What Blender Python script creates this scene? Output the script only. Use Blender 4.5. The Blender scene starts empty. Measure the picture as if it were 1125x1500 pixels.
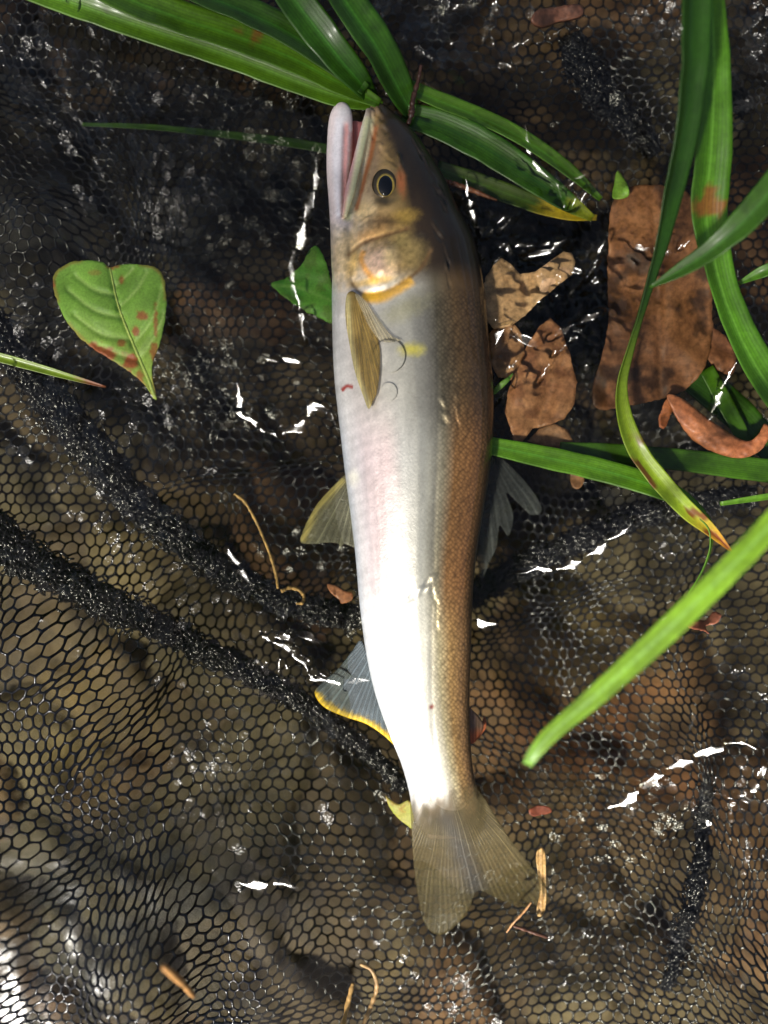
import bpy, math, random
import numpy as np
from mathutils import Vector, Matrix
from mathutils.geometry import delaunay_2d_cdt

# ------------------------------------------------------------------ camera, sky, sun, exposure
S = 0.00018            # metres per photo pixel on the plane z = 0
CX, CY = 562.5, 750.0  # picture centre in photo pixels
FOV = math.radians(60.0)
H = 750.0 * S / math.tan(FOV / 2)      # camera height above z = 0
scene = bpy.context.scene
cam_d = bpy.data.cameras.new('camera')
cam_d.sensor_fit = 'VERTICAL'
cam_d.sensor_height = 36.0
cam_d.lens = 18.0 / math.tan(FOV / 2)
cam_d.clip_start = 0.005
cam_d.clip_end = 200.0
cam_d.dof.use_dof = True
cam_d.dof.focus_distance = H - 0.004
cam_d.dof.aperture_fstop = 6.5
cam = bpy.data.objects.new('camera', cam_d)
cam.location = (0, 0, H)
scene.collection.objects.link(cam)
scene.camera = cam

SUN_ELEV, SUN_AZ = 50.0, 230.0     # azimuth measured from +x, counter-clockwise: 235 = lower left of the picture
el, az = math.radians(SUN_ELEV), math.radians(SUN_AZ)
sun_dir = Vector((math.cos(el) * math.cos(az), math.cos(el) * math.sin(az), math.sin(el)))
sd = bpy.data.lights.new('sun', 'SUN')
sd.energy = 5.0
sd.angle = math.radians(6.0)
sd.color = (1.0, 0.96, 0.89)
sun = bpy.data.objects.new('sun', sd)
sun.rotation_euler = (-sun_dir).to_track_quat('-Z', 'Y').to_euler()
scene.collection.objects.link(sun)

world = bpy.data.worlds.new('World')
scene.world = world
world.use_nodes = True
wn = world.node_tree
bg = wn.nodes['Background']
sky = wn.nodes.new('ShaderNodeTexSky')
sky.sky_type = 'NISHITA'
sky.sun_disc = False
sky.sun_elevation = el
sky.sun_rotation = math.atan2(sun_dir.x, sun_dir.y)
wn.links.new(sky.outputs[0], bg.inputs[0])
bg.inputs[1].default_value = 0.07
sky.dust_density = 4.0
sky.ozone_density = 0.5

scene.view_settings.view_transform = 'Standard'
scene.view_settings.look = 'None'
scene.view_settings.exposure = 0.6
scene.view_settings.gamma = 1.0
scene.view_settings.use_curve_mapping = False
scene.render.engine = 'CYCLES'
scene.cycles.use_denoising = True
scene.cycles.max_bounces = 8
scene.cycles.transparent_max_bounces = 24
scene.cycles.caustics_reflective = False
scene.cycles.caustics_refractive = False

rng = np.random.default_rng(7)
random.seed(7)

# ------------------------------------------------------------------ helpers
def P(px, py, z=0.0):
    """world point seen at photo pixel (px, py) and lying at height z (m)"""
    k = (H - z) / H
    return np.array([(px - CX) * S * k, (CY - py) * S * k, z])

def unP(V):
    """photo pixel at which world points V (n,3) are seen"""
    k = (H - V[:, 2]) / H
    return CX + V[:, 0] / (S * k), CY - V[:, 1] / (S * k)

_tabs = {}
def vnoise(x, y, seed=0):
    """smooth value noise in -1..1, lattice of 1 unit"""
    if seed not in _tabs:
        _tabs[seed] = np.random.default_rng(1000 + seed).uniform(-1, 1, (128, 128))
    t = _tabs[seed]
    x = np.asarray(x, float); y = np.asarray(y, float)
    xi = np.floor(x).astype(int); yi = np.floor(y).astype(int)
    fx = x - xi; fy = y - yi
    fx = fx * fx * fx * (fx * (fx * 6 - 15) + 10); fy = fy * fy * fy * (fy * (fy * 6 - 15) + 10)
    a = t[xi % 128, yi % 128]; b = t[(xi + 1) % 128, yi % 128]
    c = t[xi % 128, (yi + 1) % 128]; d = t[(xi + 1) % 128, (yi + 1) % 128]
    return (a * (1 - fx) + b * fx) * (1 - fy) + (c * (1 - fx) + d * fx) * fy

def fbm(x, y, seed=0, oct=4, gain=0.5):
    s, a = 0.0, 1.0
    for o in range(oct):
        s = s + a * vnoise(x * 2 ** o + 17.3 * o, y * 2 ** o + 9.1 * o, seed + o)
        a *= gain
    return s

def sstep(a, b, x):
    t = np.clip((np.asarray(x, float) - a) / (b - a), 0, 1)
    return t * t * (3 - 2 * t)

def seg_dist(px, py, pts):
    """distance to a polyline, and the parameter 0..1 along it and the signed side"""
    px = np.asarray(px, float); py = np.asarray(py, float)
    best = np.full(px.shape, 1e9); par = np.zeros(px.shape); side = np.zeros(px.shape)
    pts = np.asarray(pts, float)
    L = np.concatenate([[0], np.cumsum(np.hypot(*(pts[1:] - pts[:-1]).T))])
    for i in range(len(pts) - 1):
        a, b = pts[i], pts[i + 1]
        d = b - a; l2 = max(d @ d, 1e-9)
        t = np.clip(((px - a[0]) * d[0] + (py - a[1]) * d[1]) / l2, 0, 1)
        qx, qy = px - a[0] - t * d[0], py - a[1] - t * d[1]
        r = np.hypot(qx, qy)
        m = r < best
        best = np.where(m, r, best)
        par = np.where(m, (L[i] + t * (L[i + 1] - L[i])) / L[-1], par)
        side = np.where(m, np.sign(d[0] * qy - d[1] * qx), side)
    return best, par, side

def inside(px, py, poly):
    poly = np.asarray(poly, float)
    c = np.zeros(np.shape(px), bool)
    j = len(poly) - 1
    for i in range(len(poly)):
        xi, yi = poly[i]; xj, yj = poly[j]
        with np.errstate(divide='ignore', invalid='ignore'):
            hit = ((yi > py) != (yj > py)) & (px < (xj - xi) * (py - yi) / (yj - yi + 1e-12) + xi)
        c ^= hit
        j = i
    return c

def catmull(pts, n, closed=False):
    """resample control rows (any width) to n rows by Catmull-Rom, even in arc length of the first two columns"""
    pts = np.asarray(pts, float)
    if closed:
        q = np.vstack([pts[-1], pts, pts[0], pts[1]])
    else:
        q = np.vstack([2 * pts[0] - pts[1], pts, 2 * pts[-1] - pts[-2]])
    out = []
    for i in range(1, len(q) - 2):
        t = np.linspace(0, 1, 24, endpoint=False)[:, None]
        p0, p1, p2, p3 = q[i - 1], q[i], q[i + 1], q[i + 2]
        out.append(0.5 * ((2 * p1) + (-p0 + p2) * t + (2 * p0 - 5 * p1 + 4 * p2 - p3) * t ** 2 + (-p0 + 3 * p1 - 3 * p2 + p3) * t ** 3))
    out = np.vstack(out + [pts[:1] if closed else pts[-1:]])
    L = np.concatenate([[0], np.cumsum(np.linalg.norm(out[1:, :2] - out[:-1, :2], axis=1))])
    s = np.linspace(0, L[-1], n + (1 if closed else 0))
    r = np.stack([np.interp(s, L, out[:, k]) for k in range(out.shape[1])], 1)
    return r[:-1] if closed else r

def srgb(r, g, b):
    c = np.array([r, g, b], float) / 255.0
    return np.where(c <= 0.04045, c / 12.92, ((c + 0.055) / 1.055) ** 2.4)

def link(o, parent=None):
    scene.collection.objects.link(o)
    if parent is not None:
        o.parent = parent
    return o

def mesh_obj(name, V, F, mat, parent=None, col=None, uv=None, smooth=True):
    """V (n,3); F a list of (m,3) / (m,4) int arrays; col (n,3|4) linear point colour; uv (n,2) per point"""
    me = bpy.data.meshes.new(name)
    V = np.asarray(V, np.float32)
    if not isinstance(F, list):
        F = [F]
    F = [np.asarray(f, np.int32) for f in F if len(f)]
    loops = np.concatenate([f.ravel() for f in F])
    tot = np.concatenate([np.full(len(f), f.shape[1], np.int32) for f in F])
    start = np.concatenate([[0], np.cumsum(tot)[:-1]]).astype(np.int32)
    me.vertices.add(len(V)); me.vertices.foreach_set('co', V.ravel())
    me.loops.add(len(loops)); me.loops.foreach_set('vertex_index', loops)
    me.polygons.add(len(tot)); me.polygons.foreach_set('loop_start', start); me.polygons.foreach_set('loop_total', tot)
    if smooth:
        me.polygons.foreach_set('use_smooth', np.ones(len(tot), bool))
    me.update(calc_edges=True)
    me.validate()
    if col is not None:
        col = np.asarray(col, np.float32)
        if col.shape[1] == 3:
            col = np.hstack([col, np.ones((len(col), 1), np.float32)])
        a = me.color_attributes.new('Col', 'FLOAT_COLOR', 'POINT')
        a.data.foreach_set('color', col.ravel())
    if uv is not None:
        ul = me.uv_layers.new(name='UVMap')
        ul.data.foreach_set('uv', np.asarray(uv, np.float32)[loops].ravel())
    me.materials.append(mat)
    return link(bpy.data.objects.new(name, me), parent)

def tag(o, label=None, cat=None, group=None, kind=None):
    if label: o['label'] = label
    if cat: o['category'] = cat
    if group: o['group'] = group
    if kind: o['kind'] = kind
    return o

def empty(name, loc):
    o = bpy.data.objects.new(name, None)
    o.location = loc
    o.empty_display_size = 0.01
    link(o)
    return o

def tube_geo(pts, rad, seg=8, flat=1.0):
    """swept tube through world points, closed ends"""
    pts = np.asarray(pts, float); n = len(pts)
    rad = np.broadcast_to(np.asarray(rad, float), (n,))
    T = np.gradient(pts, axis=0); T /= np.linalg.norm(T, axis=1)[:, None] + 1e-12
    up = np.array([0, 0, 1.0])
    A = np.cross(T, up); l = np.linalg.norm(A, axis=1)
    A[l < 1e-3] = (1, 0, 0); A /= np.linalg.norm(A, axis=1)[:, None]
    B = np.cross(A, T)
    th = np.linspace(0, 2 * np.pi, seg, endpoint=False)
    V = pts[:, None] + rad[:, None, None] * (np.cos(th)[None, :, None] * A[:, None] + flat * np.sin(th)[None, :, None] * B[:, None])
    V = V.reshape(-1, 3)
    i = np.arange(n - 1)[:, None] * seg; j = np.arange(seg)[None]
    jn = (j + 1) % seg
    F = np.stack([i + j, i + jn, i + seg + jn, i + seg + j], -1).reshape(-1, 4)
    V = np.vstack([V, pts[:1], pts[-1:]])
    jj = np.arange(seg)
    c0 = np.stack([(jj + 1) % seg, jj, np.full(seg, n * seg)], 1)
    b = (n - 1) * seg
    c1 = np.stack([b + jj, b + (jj + 1) % seg, np.full(seg, n * seg + 1)], 1)
    return V, [F, np.vstack([c0, c1])]

# ------------------------------------------------------------------ materials
def new_mat(name):
    m = bpy.data.materials.new(name)
    m.use_nodes = True
    nt = m.node_tree
    return m, nt, nt.nodes['Principled BSDF'], nt.nodes['Material Output']

def N(nt, t, **kw):
    n = nt.nodes.new(t)
    for k, v in kw.items():
        if k.startswith('i_'):
            key = k[2:]
            n.inputs[int(key) if key.isdigit() else key].default_value = v
        else:
            setattr(n, k, v)
    return n

def obj_coords(nt):
    return N(nt, 'ShaderNodeTexCoord').outputs['Object']

def add_bump(nt, bsdf, src, strength, dist, key='Normal'):
    b = N(nt, 'ShaderNodeBump')
    b.inputs['Strength'].default_value = strength
    b.inputs['Distance'].default_value = dist
    nt.links.new(src, b.inputs['Height'])
    nt.links.new(b.outputs[0], bsdf.inputs[key])
    return b

def math_node(nt, op, a, b=None, c=None):
    n = N(nt, 'ShaderNodeMath', operation=op)
    for i, v in enumerate((a, b, c)):
        if v is None: continue
        if isinstance(v, (int, float)): n.inputs[i].default_value = v
        else: nt.links.new(v, n.inputs[i])
    return n.outputs[0]

def mat_attr(name, rough=0.5, spec=0.5, coat=0.0, coat_rough=0.1, noise_scale=2000, noise_amt=0.25, bump=0.3, bump_d=0.0002, transl=0.0, metallic=0.0, alpha=False, stripes=0.0):
    """surface coloured by the point colour 'Col', with fine mottling and relief"""
    m, nt, b, out = new_mat(name)
    at = N(nt, 'ShaderNodeAttribute', attribute_name='Col')
    oc = obj_coords(nt)
    nz = N(nt, 'ShaderNodeTexNoise', i_Scale=noise_scale, i_Detail=4.0, i_Roughness=0.6)
    nt.links.new(oc, nz.inputs['Vector'])
    mr = N(nt, 'ShaderNodeMapRange')
    mr.inputs[1].default_value = 0.25; mr.inputs[2].default_value = 0.75
    mr.inputs[3].default_value = 1 - noise_amt; mr.inputs[4].default_value = 1 + noise_amt
    nt.links.new(nz.outputs[0], mr.inputs[0])
    fac = mr.outputs[0]
    height = nz.outputs[0]
    if stripes:
        uvn = N(nt, 'ShaderNodeUVMap')
        sx = N(nt, 'ShaderNodeSeparateXYZ'); nt.links.new(uvn.outputs[0], sx.inputs[0])
        w = math_node(nt, 'SINE', math_node(nt, 'MULTIPLY', sx.outputs[0], 2 * math.pi * stripes))
        fac = math_node(nt, 'MULTIPLY', fac, math_node(nt, 'MULTIPLY_ADD', w, 0.10, 1.0))
        height = math_node(nt, 'MULTIPLY_ADD', w, 0.6, nz.outputs[0])
    mx = N(nt, 'ShaderNodeVectorMath', operation='SCALE')
    nt.links.new(at.outputs['Color'], mx.inputs[0]); nt.links.new(fac, mx.inputs['Scale'])
    nt.links.new(mx.outputs[0], b.inputs['Base Color'])
    b.inputs['Roughness'].default_value = rough
    b.inputs['Specular IOR Level'].default_value = spec
    b.inputs['Metallic'].default_value = metallic
    b.inputs['Coat Weight'].default_value = coat
    b.inputs['Coat Roughness'].default_value = coat_rough
    bp = add_bump(nt, b, height, bump, bump_d)
    sh = b.outputs[0]
    if transl:
        tr = N(nt, 'ShaderNodeBsdfTranslucent')
        nt.links.new(mx.outputs[0], tr.inputs[0])
        ms = N(nt, 'ShaderNodeMixShader', i_0=transl)
        nt.links.new(sh, ms.inputs[1]); nt.links.new(tr.outputs[0], ms.inputs[2])
        sh = ms.outputs[0]
    if alpha:
        tp = N(nt, 'ShaderNodeBsdfTransparent')
        ms = N(nt, 'ShaderNodeMixShader')
        nt.links.new(at.outputs['Alpha'], ms.inputs[0])
        nt.links.new(tp.outputs[0], ms.inputs[1]); nt.links.new(sh, ms.inputs[2])
        sh = ms.outputs[0]
    nt.links.new(sh, out.inputs['Surface'])
    return m

def mat_water(name, rough=0.02, tint=(0.93, 0.93, 0.86), bump_scale=None, bump_strength=0.2, ior=1.33):
    """clear water: the Fresnel share is mirrored, the rest passes straight on"""
    m, nt, b, out = new_mat(name)
    nt.nodes.remove(b)
    tp = N(nt, 'ShaderNodeBsdfTransparent'); tp.inputs[0].default_value = (*tint, 1)
    gl = N(nt, 'ShaderNodeBsdfGlossy'); gl.inputs['Roughness'].default_value = rough
    fr = N(nt, 'ShaderNodeFresnel'); fr.inputs['IOR'].default_value = ior
    ms = N(nt, 'ShaderNodeMixShader')
    nt.links.new(fr.outputs[0], ms.inputs[0]); nt.links.new(tp.outputs[0], ms.inputs[1]); nt.links.new(gl.outputs[0], ms.inputs[2])
    nt.links.new(ms.outputs[0], out.inputs['Surface'])
    if bump_scale:
        nz = N(nt, 'ShaderNodeTexNoise', i_Scale=bump_scale, i_Detail=2.0)
        nt.links.new(obj_coords(nt), nz.inputs['Vector'])
        bp = N(nt, 'ShaderNodeBump'); bp.inputs['Strength'].default_value = bump_strength; bp.inputs['Distance'].default_value = 0.001
        nt.links.new(nz.outputs[0], bp.inputs['Height'])
        nt.links.new(bp.outputs[0], gl.inputs['Normal']); nt.links.new(bp.outputs[0], fr.inputs['Normal'])
    return m

M_blade = mat_attr('blade_green', rough=0.42, spec=0.4, coat=0.12, coat_rough=0.15, noise_scale=900, noise_amt=0.22, bump=0.12, bump_d=0.0001, transl=0.3, stripes=11)
M_leaf = mat_attr('leaf_green', rough=0.5, spec=0.4, noise_scale=1800, noise_amt=0.25, bump=0.5, bump_d=0.0002, transl=0.25)
M_dead = mat_attr('dead_leaf_brown', rough=0.55, spec=0.35, coat=0.1, coat_rough=0.15, noise_scale=700, noise_amt=0.5, bump=0.5, bump_d=0.0003, transl=0.12)
M_straw = mat_attr('straw', rough=0.45, noise_scale=1500, noise_amt=0.35, bump=0.4, transl=0.1)
M_water = mat_water('stream_water', rough=0.12, bump_scale=260, bump_strength=0.05)
M_film = mat_water('water_film', rough=0.2, tint=(0.95, 0.95, 0.93), bump_scale=700, bump_strength=0.5, ior=1.36)
M_bubble = mat_water('bubble_skin', rough=0.03, tint=(0.98, 0.98, 0.97), ior=1.14)

def mat_fin():
    m, nt, b, out = new_mat('fin_membrane')
    at = N(nt, 'ShaderNodeAttribute', attribute_name='Col')
    uvn = N(nt, 'ShaderNodeUVMap'); sx = N(nt, 'ShaderNodeSeparateXYZ'); nt.links.new(uvn.outputs[0], sx.inputs[0])
    r = math_node(nt, 'POWER', math_node(nt, 'ABSOLUTE', math_node(nt, 'COSINE', math_node(nt, 'MULTIPLY', sx.outputs[0], math.pi))), 4.0)
    nz = N(nt, 'ShaderNodeTexNoise', i_Scale=900.0, i_Detail=3.0); nt.links.new(obj_coords(nt), nz.inputs['Vector'])
    n1 = N(nt, 'ShaderNodeTexNoise', i_Scale=0.9, i_Detail=2.0); n1.noise_dimensions = '1D'; nt.links.new(sx.outputs[0], n1.inputs['W'])
    r = math_node(nt, 'MULTIPLY', r, math_node(nt, 'MULTIPLY_ADD', n1.outputs[0], 2.2, -0.5))
    r2 = math_node(nt, 'POWER', math_node(nt, 'ABSOLUTE', math_node(nt, 'COSINE', math_node(nt, 'MULTIPLY', sx.outputs[0], 2.37 * math.pi))), 3.0)
    r = math_node(nt, 'MULTIPLY_ADD', r2, 0.3, r)
    f = math_node(nt, 'MULTIPLY', math_node(nt, 'MULTIPLY_ADD', r, 0.5, 0.75), math_node(nt, 'MULTIPLY_ADD', nz.outputs[0], 0.6, 0.7))
    mx = N(nt, 'ShaderNodeVectorMath', operation='SCALE'); nt.links.new(at.outputs['Color'], mx.inputs[0]); nt.links.new(f, mx.inputs['Scale'])
    nt.links.new(mx.outputs[0], b.inputs['Base Color'])
    b.inputs['Roughness'].default_value = 0.4; b.inputs['Specular IOR Level'].default_value = 0.3
    add_bump(nt, b, r, 0.25, 0.0002)
    tr = N(nt, 'ShaderNodeBsdfTranslucent'); nt.links.new(mx.outputs[0], tr.inputs[0])
    m1 = N(nt, 'ShaderNodeMixShader', i_0=0.3); nt.links.new(b.outputs[0], m1.inputs[1]); nt.links.new(tr.outputs[0], m1.inputs[2])
    tp = N(nt, 'ShaderNodeBsdfTransparent'); m2 = N(nt, 'ShaderNodeMixShader')
    al = math_node(nt, 'MULTIPLY_ADD', r, 0.2, at.outputs['Alpha']); al = math_node(nt, 'MAXIMUM', math_node(nt, 'MINIMUM', al, 1.0), 0.0)
    nt.links.new(al, m2.inputs[0]); nt.links.new(tp.outputs[0], m2.inputs[1]); nt.links.new(m1.outputs[0], m2.inputs[2])
    nt.links.new(m2.outputs[0], out.inputs['Surface'])
    return m
M_fin = mat_fin()

def mat_net():
    m, nt, b, out = new_mat('black_nylon')
    oc = obj_coords(nt)
    nz = N(nt, 'ShaderNodeTexNoise', i_Scale=1500.0, i_Detail=3.0)
    nt.links.new(oc, nz.inputs['Vector'])
    cr = N(nt, 'ShaderNodeValToRGB')
    cr.color_ramp.elements[0].color = (0.004, 0.004, 0.005, 1); cr.color_ramp.elements[1].color = (0.016, 0.016, 0.02, 1)
    nt.links.new(nz.outputs[0], cr.inputs[0]); nt.links.new(cr.outputs[0], b.inputs['Base Color'])
    b.inputs['Roughness'].default_value = 0.16
    b.inputs['Specular IOR Level'].default_value = 0.5
    add_bump(nt, b, nz.outputs[0], 0.4, 0.0002)
    return m
M_net = mat_net()

def mat_bed():
    m, nt, b, out = new_mat('stream_bed_stone')
    at = N(nt, 'ShaderNodeAttribute', attribute_name='Col')
    oc = obj_coords(nt)
    nz = N(nt, 'ShaderNodeTexNoise', i_Scale=420.0, i_Detail=6.0, i_Roughness=0.65)
    nt.links.new(oc, nz.inputs['Vector'])
    mr = N(nt, 'ShaderNodeMapRange')
    mr.inputs[1].default_value = 0.3; mr.inputs[2].default_value = 0.7; mr.inputs[3].default_value = 0.75; mr.inputs[4].default_value = 1.25
    nt.links.new(nz.outputs[0], mr.inputs[0])
    mx = N(nt, 'ShaderNodeVectorMath', operation='SCALE')
    nt.links.new(at.outputs['Color'], mx.inputs[0]); nt.links.new(mr.outputs[0], mx.inputs['Scale'])
    nt.links.new(mx.outputs[0], b.inputs['Base Color'])
    b.inputs['Roughness'].default_value = 0.7
    add_bump(nt, b, nz.outputs[0], 0.6, 0.002)
    return m
M_bed = mat_bed()

def mat_fish():
    m, nt, b, out = new_mat('fish_skin')
    at = N(nt, 'ShaderNodeAttribute', attribute_name='Col')
    sc = N(nt, 'ShaderNodeAttribute', attribute_name='Scale')     # r: scale amount, g: gold amount, b: silver amount
    ss = N(nt, 'ShaderNodeSeparateColor'); nt.links.new(sc.outputs['Color'], ss.inputs[0])
    oc = obj_coords(nt)
    nz0 = N(nt, 'ShaderNodeTexNoise', i_Scale=180.0, i_Detail=2.0)
    nt.links.new(oc, nz0.inputs['Vector'])
    mp_ = N(nt, 'ShaderNodeMapping'); mp_.inputs['Scale'].default_value = (1.05, 1.05, 0.9); mp_.inputs['Rotation'].default_value = (0.15, 0.1, 0.80)
    nt.links.new(oc, mp_.inputs['Vector'])
    vo = N(nt, 'ShaderNodeTexVoronoi', i_Scale=1050.0, i_Randomness=0.5)
    nt.links.new(mp_.outputs[0], vo.inputs['Vector'])
    latp = math_node(nt, 'SUBTRACT', 1.0, math_node(nt, 'MULTIPLY', vo.outputs['Distance'], 1.25))
    nz = N(nt, 'ShaderNodeTexNoise', i_Scale=1400.0, i_Detail=4.0, i_Roughness=0.65)
    nt.links.new(oc, nz.inputs['Vector'])
    amp = math_node(nt, 'MULTIPLY', ss.outputs[0], math_node(nt, 'MULTIPLY_ADD', nz0.outputs[0], 1.2, 0.3))
    # colour factor: 1 + amp*(latp-0.5) + fine mottling
    f = math_node(nt, 'MULTIPLY_ADD', amp, math_node(nt, 'SUBTRACT', latp, 0.45), 1.0)
    f = math_node(nt, 'MULTIPLY', f, math_node(nt, 'MULTIPLY_ADD', nz.outputs[0], 0.5, 0.75))
    mx = N(nt, 'ShaderNodeVectorMath', operation='SCALE')
    nt.links.new(at.outputs['Color'], mx.inputs[0]); nt.links.new(f, mx.inputs['Scale'])
    nt.links.new(mx.outputs[0], b.inputs['Base Color'])
    nt.links.new(math_node(nt, 'MULTIPLY', ss.outputs[2], 0.55), b.inputs['Metallic'])
    b.inputs['Roughness'].default_value = 0.42
    b.inputs['Specular IOR Level'].default_value = 0.22
    b.inputs['Coat Weight'].default_value = 0.5
    b.inputs['Coat Roughness'].default_value = 0.10
    b.inputs['Subsurface Weight'].default_value = 0.0
    hh = math_node(nt, 'MULTIPLY_ADD', latp, ss.outputs[0], math_node(nt, 'MULTIPLY', nz.outputs[0], 0.5))
    add_bump(nt, b, hh, 0.35, 0.00025)
    bp2 = N(nt, 'ShaderNodeBump'); bp2.inputs['Strength'].default_value = 0.12; bp2.inputs['Distance'].default_value = 0.0006
    nt.links.new(nz0.outputs[0], bp2.inputs['Height']); nt.links.new(bp2.outputs[0], b.inputs['Coat Normal'])
    return m
M_fish = mat_fish()

def mat_plain(name, col, rough=0.3, coat=0.0, spec=0.5):
    m, nt, b, out = new_mat(name)
    oc = obj_coords(nt)
    nz = N(nt, 'ShaderNodeTexNoise', i_Scale=3000.0, i_Detail=3.0); nt.links.new(oc, nz.inputs['Vector'])
    mr = N(nt, 'ShaderNodeMapRange'); mr.inputs[3].default_value = 0.7; mr.inputs[4].default_value = 1.3
    nt.links.new(nz.outputs[0], mr.inputs[0])
    mx = N(nt, 'ShaderNodeVectorMath', operation='SCALE'); mx.inputs[0].default_value = col
    nt.links.new(mr.outputs[0], mx.inputs['Scale']); nt.links.new(mx.outputs[0], b.inputs['Base Color'])
    b.inputs['Roughness'].default_value = rough; b.inputs['Coat Weight'].default_value = coat; b.inputs['Specular IOR Level'].default_value = spec
    return m

def glint_slope(x, y, z):
    """slope (dz/dx, dz/dy) of a wavelet that throws the sun up towards someone leaning over photo pixel (x, y)"""
    p = P(x, y, z) if z is not None else np.asarray(x); v = np.array([0, 0, H]) - p; v /= np.linalg.norm(v)
    h = v + np.array(sun_dir); h /= np.linalg.norm(h)
    return -h[0] / h[2], -h[1] / h[2]
def dashes(path, hw, step=15.0, hl=15.0, jit=0.05, r=None):
    """a streak as a row of small tilted wavelets: (x, y, dirx, diry, half length, half width, slope)"""
    path = np.asarray(path, float)
    L = np.hypot(*(path[1:] - path[:-1]).T).sum()
    q = catmull(path, max(2, int(L / step) + 1))
    t = np.gradient(q, axis=0); t /= np.linalg.norm(t, axis=1)[:, None] + 1e-9
    out = []
    for (x, y), (tx, ty) in zip(q, t):
        g = glint_slope(x, y, WATER)
        out.append((x + r.normal(0, 1.5), y + r.normal(0, 1.5), tx, ty, hl * r.uniform(0.7, 1.2), hw * r.uniform(0.6, 1.3), g[0] + r.normal(0, jit), g[1] + r.normal(0, jit)))
    return out

# ------------------------------------------------------------------ heights of the net and the water (mm at photo pixels)
WATER = -0.002
CTRL = np.array([
    (0, 0, 8), (-150, 150, 30), (0, 280, 26), (120, 250, 12), (250, 280, 2), (350, 380, -4), (200, 480, -2), (420, 250, -6), (450, 450, -9),
    (60, 560, 4), (150, 700, 0), (330, 680, -4), (420, 780, -8), (250, 880, 0), (430, 950, -5), (80, 820, 8),
    (0, 1000, 40), (-200, 1300, 95), (0, 1300, 70), (150, 1150, 44), (300, 1120, 20), (200, 1420, 58), (400, 1250, 14), (350, 1480, 26), (480, 1180, 2), (540, 1120, -8),
    (560, 1420, 4), (700, 1450, 2), (650, 1300, -8), (850, 1400, 0), (800, 1200, -7), (950, 1200, -3), (1125, 1400, 12), (1250, 1500, 30), (1000, 1480, 8),
    (700, 950, -11), (820, 1000, -10), (950, 1000, -4), (1080, 950, 5), (1125, 1150, 8), (860, 860, -9), (980, 830, -6), (1080, 760, -4),
    (600, 600, -16), (600, 800, -15), (600, 1000, -13), (780, 760, -9), (800, 640, -20), (780, 420, -26), (950, 600, -24), (950, 400, -20), (860, 350, -24), (1050, 620, -18), (470, 700, -8), (480, 860, -9), (740, 800, -10), (720, 1050, -9),
    (600, 300, -17), (700, 250, -16), (850, 200, -10), (930, 120, -8), (1090, 250, -2), (1110, 450, -6), (1125, 50, 12), (1000, 40, 2), (700, 60, 2), (800, 30, 4), (620, 60, 0), (570, 150, -16), (420, 100, -6), (300, 60, 0)], float)
BAND_A = [(-280, 250), (-150, 370), (-60, 470), (0, 548), (60, 622), (130, 712), (200, 775), (270, 830), (340, 872), (420, 902), (500, 920), (600, 920), (690, 892), (760, 858), (850, 812), (930, 776), (990, 755), (1080, 735), (1180, 725)]
BAND_B = [(-280, 650), (-180, 708), (-80, 770), (0, 826), (90, 880), (180, 932), (270, 978), (350, 1020), (420, 1062), (490, 1112), (560, 1168), (600, 1210)]
def net_z(px, py):
    px = np.asarray(px, float); py = np.asarray(py, float)
    w = np.zeros(px.shape); s = np.zeros(px.shape)
    for x, y, z in CTRL:
        d2 = (px - x) ** 2 + (py - y) ** 2
        k = 1 / (d2 + 900.0) ** 1.6
        w += k; s += k * z
    z = s / w
    # ridges the seams lift the net into
    d, t, sd_ = seg_dist(px, py, BAND_A)
    off = (np.abs(px - 600) < 110)
    z = z + np.where(off, 0, 5.0) * np.exp(-(d / 34) ** 2) * sstep(1250, 500, px)
    d, t, sd_ = seg_dist(px, py, BAND_B)
    z = z + 9.0 * np.exp(-(d / 40) ** 2) * sstep(1.0, 0.75, t)
    d, t, sd_ = seg_dist(px, py, [(180, 705), (300, 690), (420, 672), (500, 655)])
    z = z + 3.5 * np.exp(-(d / 16) ** 2)
    d, t, sd_ = seg_dist(px, py, [(700, 985), (800, 930), (900, 880), (1000, 850)])
    z = z + 3.0 * np.exp(-(d / 22) ** 2)
    d, t, sd_ = seg_dist(px, py, [(1040, 960), (1075, 1100), (1090, 1250), (1060, 1400)])
    z = z + 7.0 * np.exp(-(d / 30) ** 2)
    d, t, sd_ = seg_dist(px, py, [(560, 40), (640, 95), (720, 110), (770, 60), (780, -20)])
    z = z + 7.0 * np.exp(-(d / 26) ** 2)
    z = z + 2.2 * fbm(px / 110, py / 110, 3, 3) + 0.5 * vnoise(px / 22, py / 22, 9)
    return z * 0.001

# ================================================================== SETTING
# stream bed: one broad sheet, finer under the picture
def axis(lo, hi, n, far):
    a = np.linspace(lo, hi, n)
    g = np.geomspace(1, far, 16)[1:]
    step = a[1] - a[0]
    return np.concatenate([lo - (g[::-1] - 1) * step * 6, a, hi + (g - 1) * step * 6])
bx = axis(-350, 1475, 200, 400); by = axis(-350, 1850, 240, 400)
GX, GY = np.meshgrid(bx, by)
gx, gy = GX.ravel(), GY.ravel()
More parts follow.
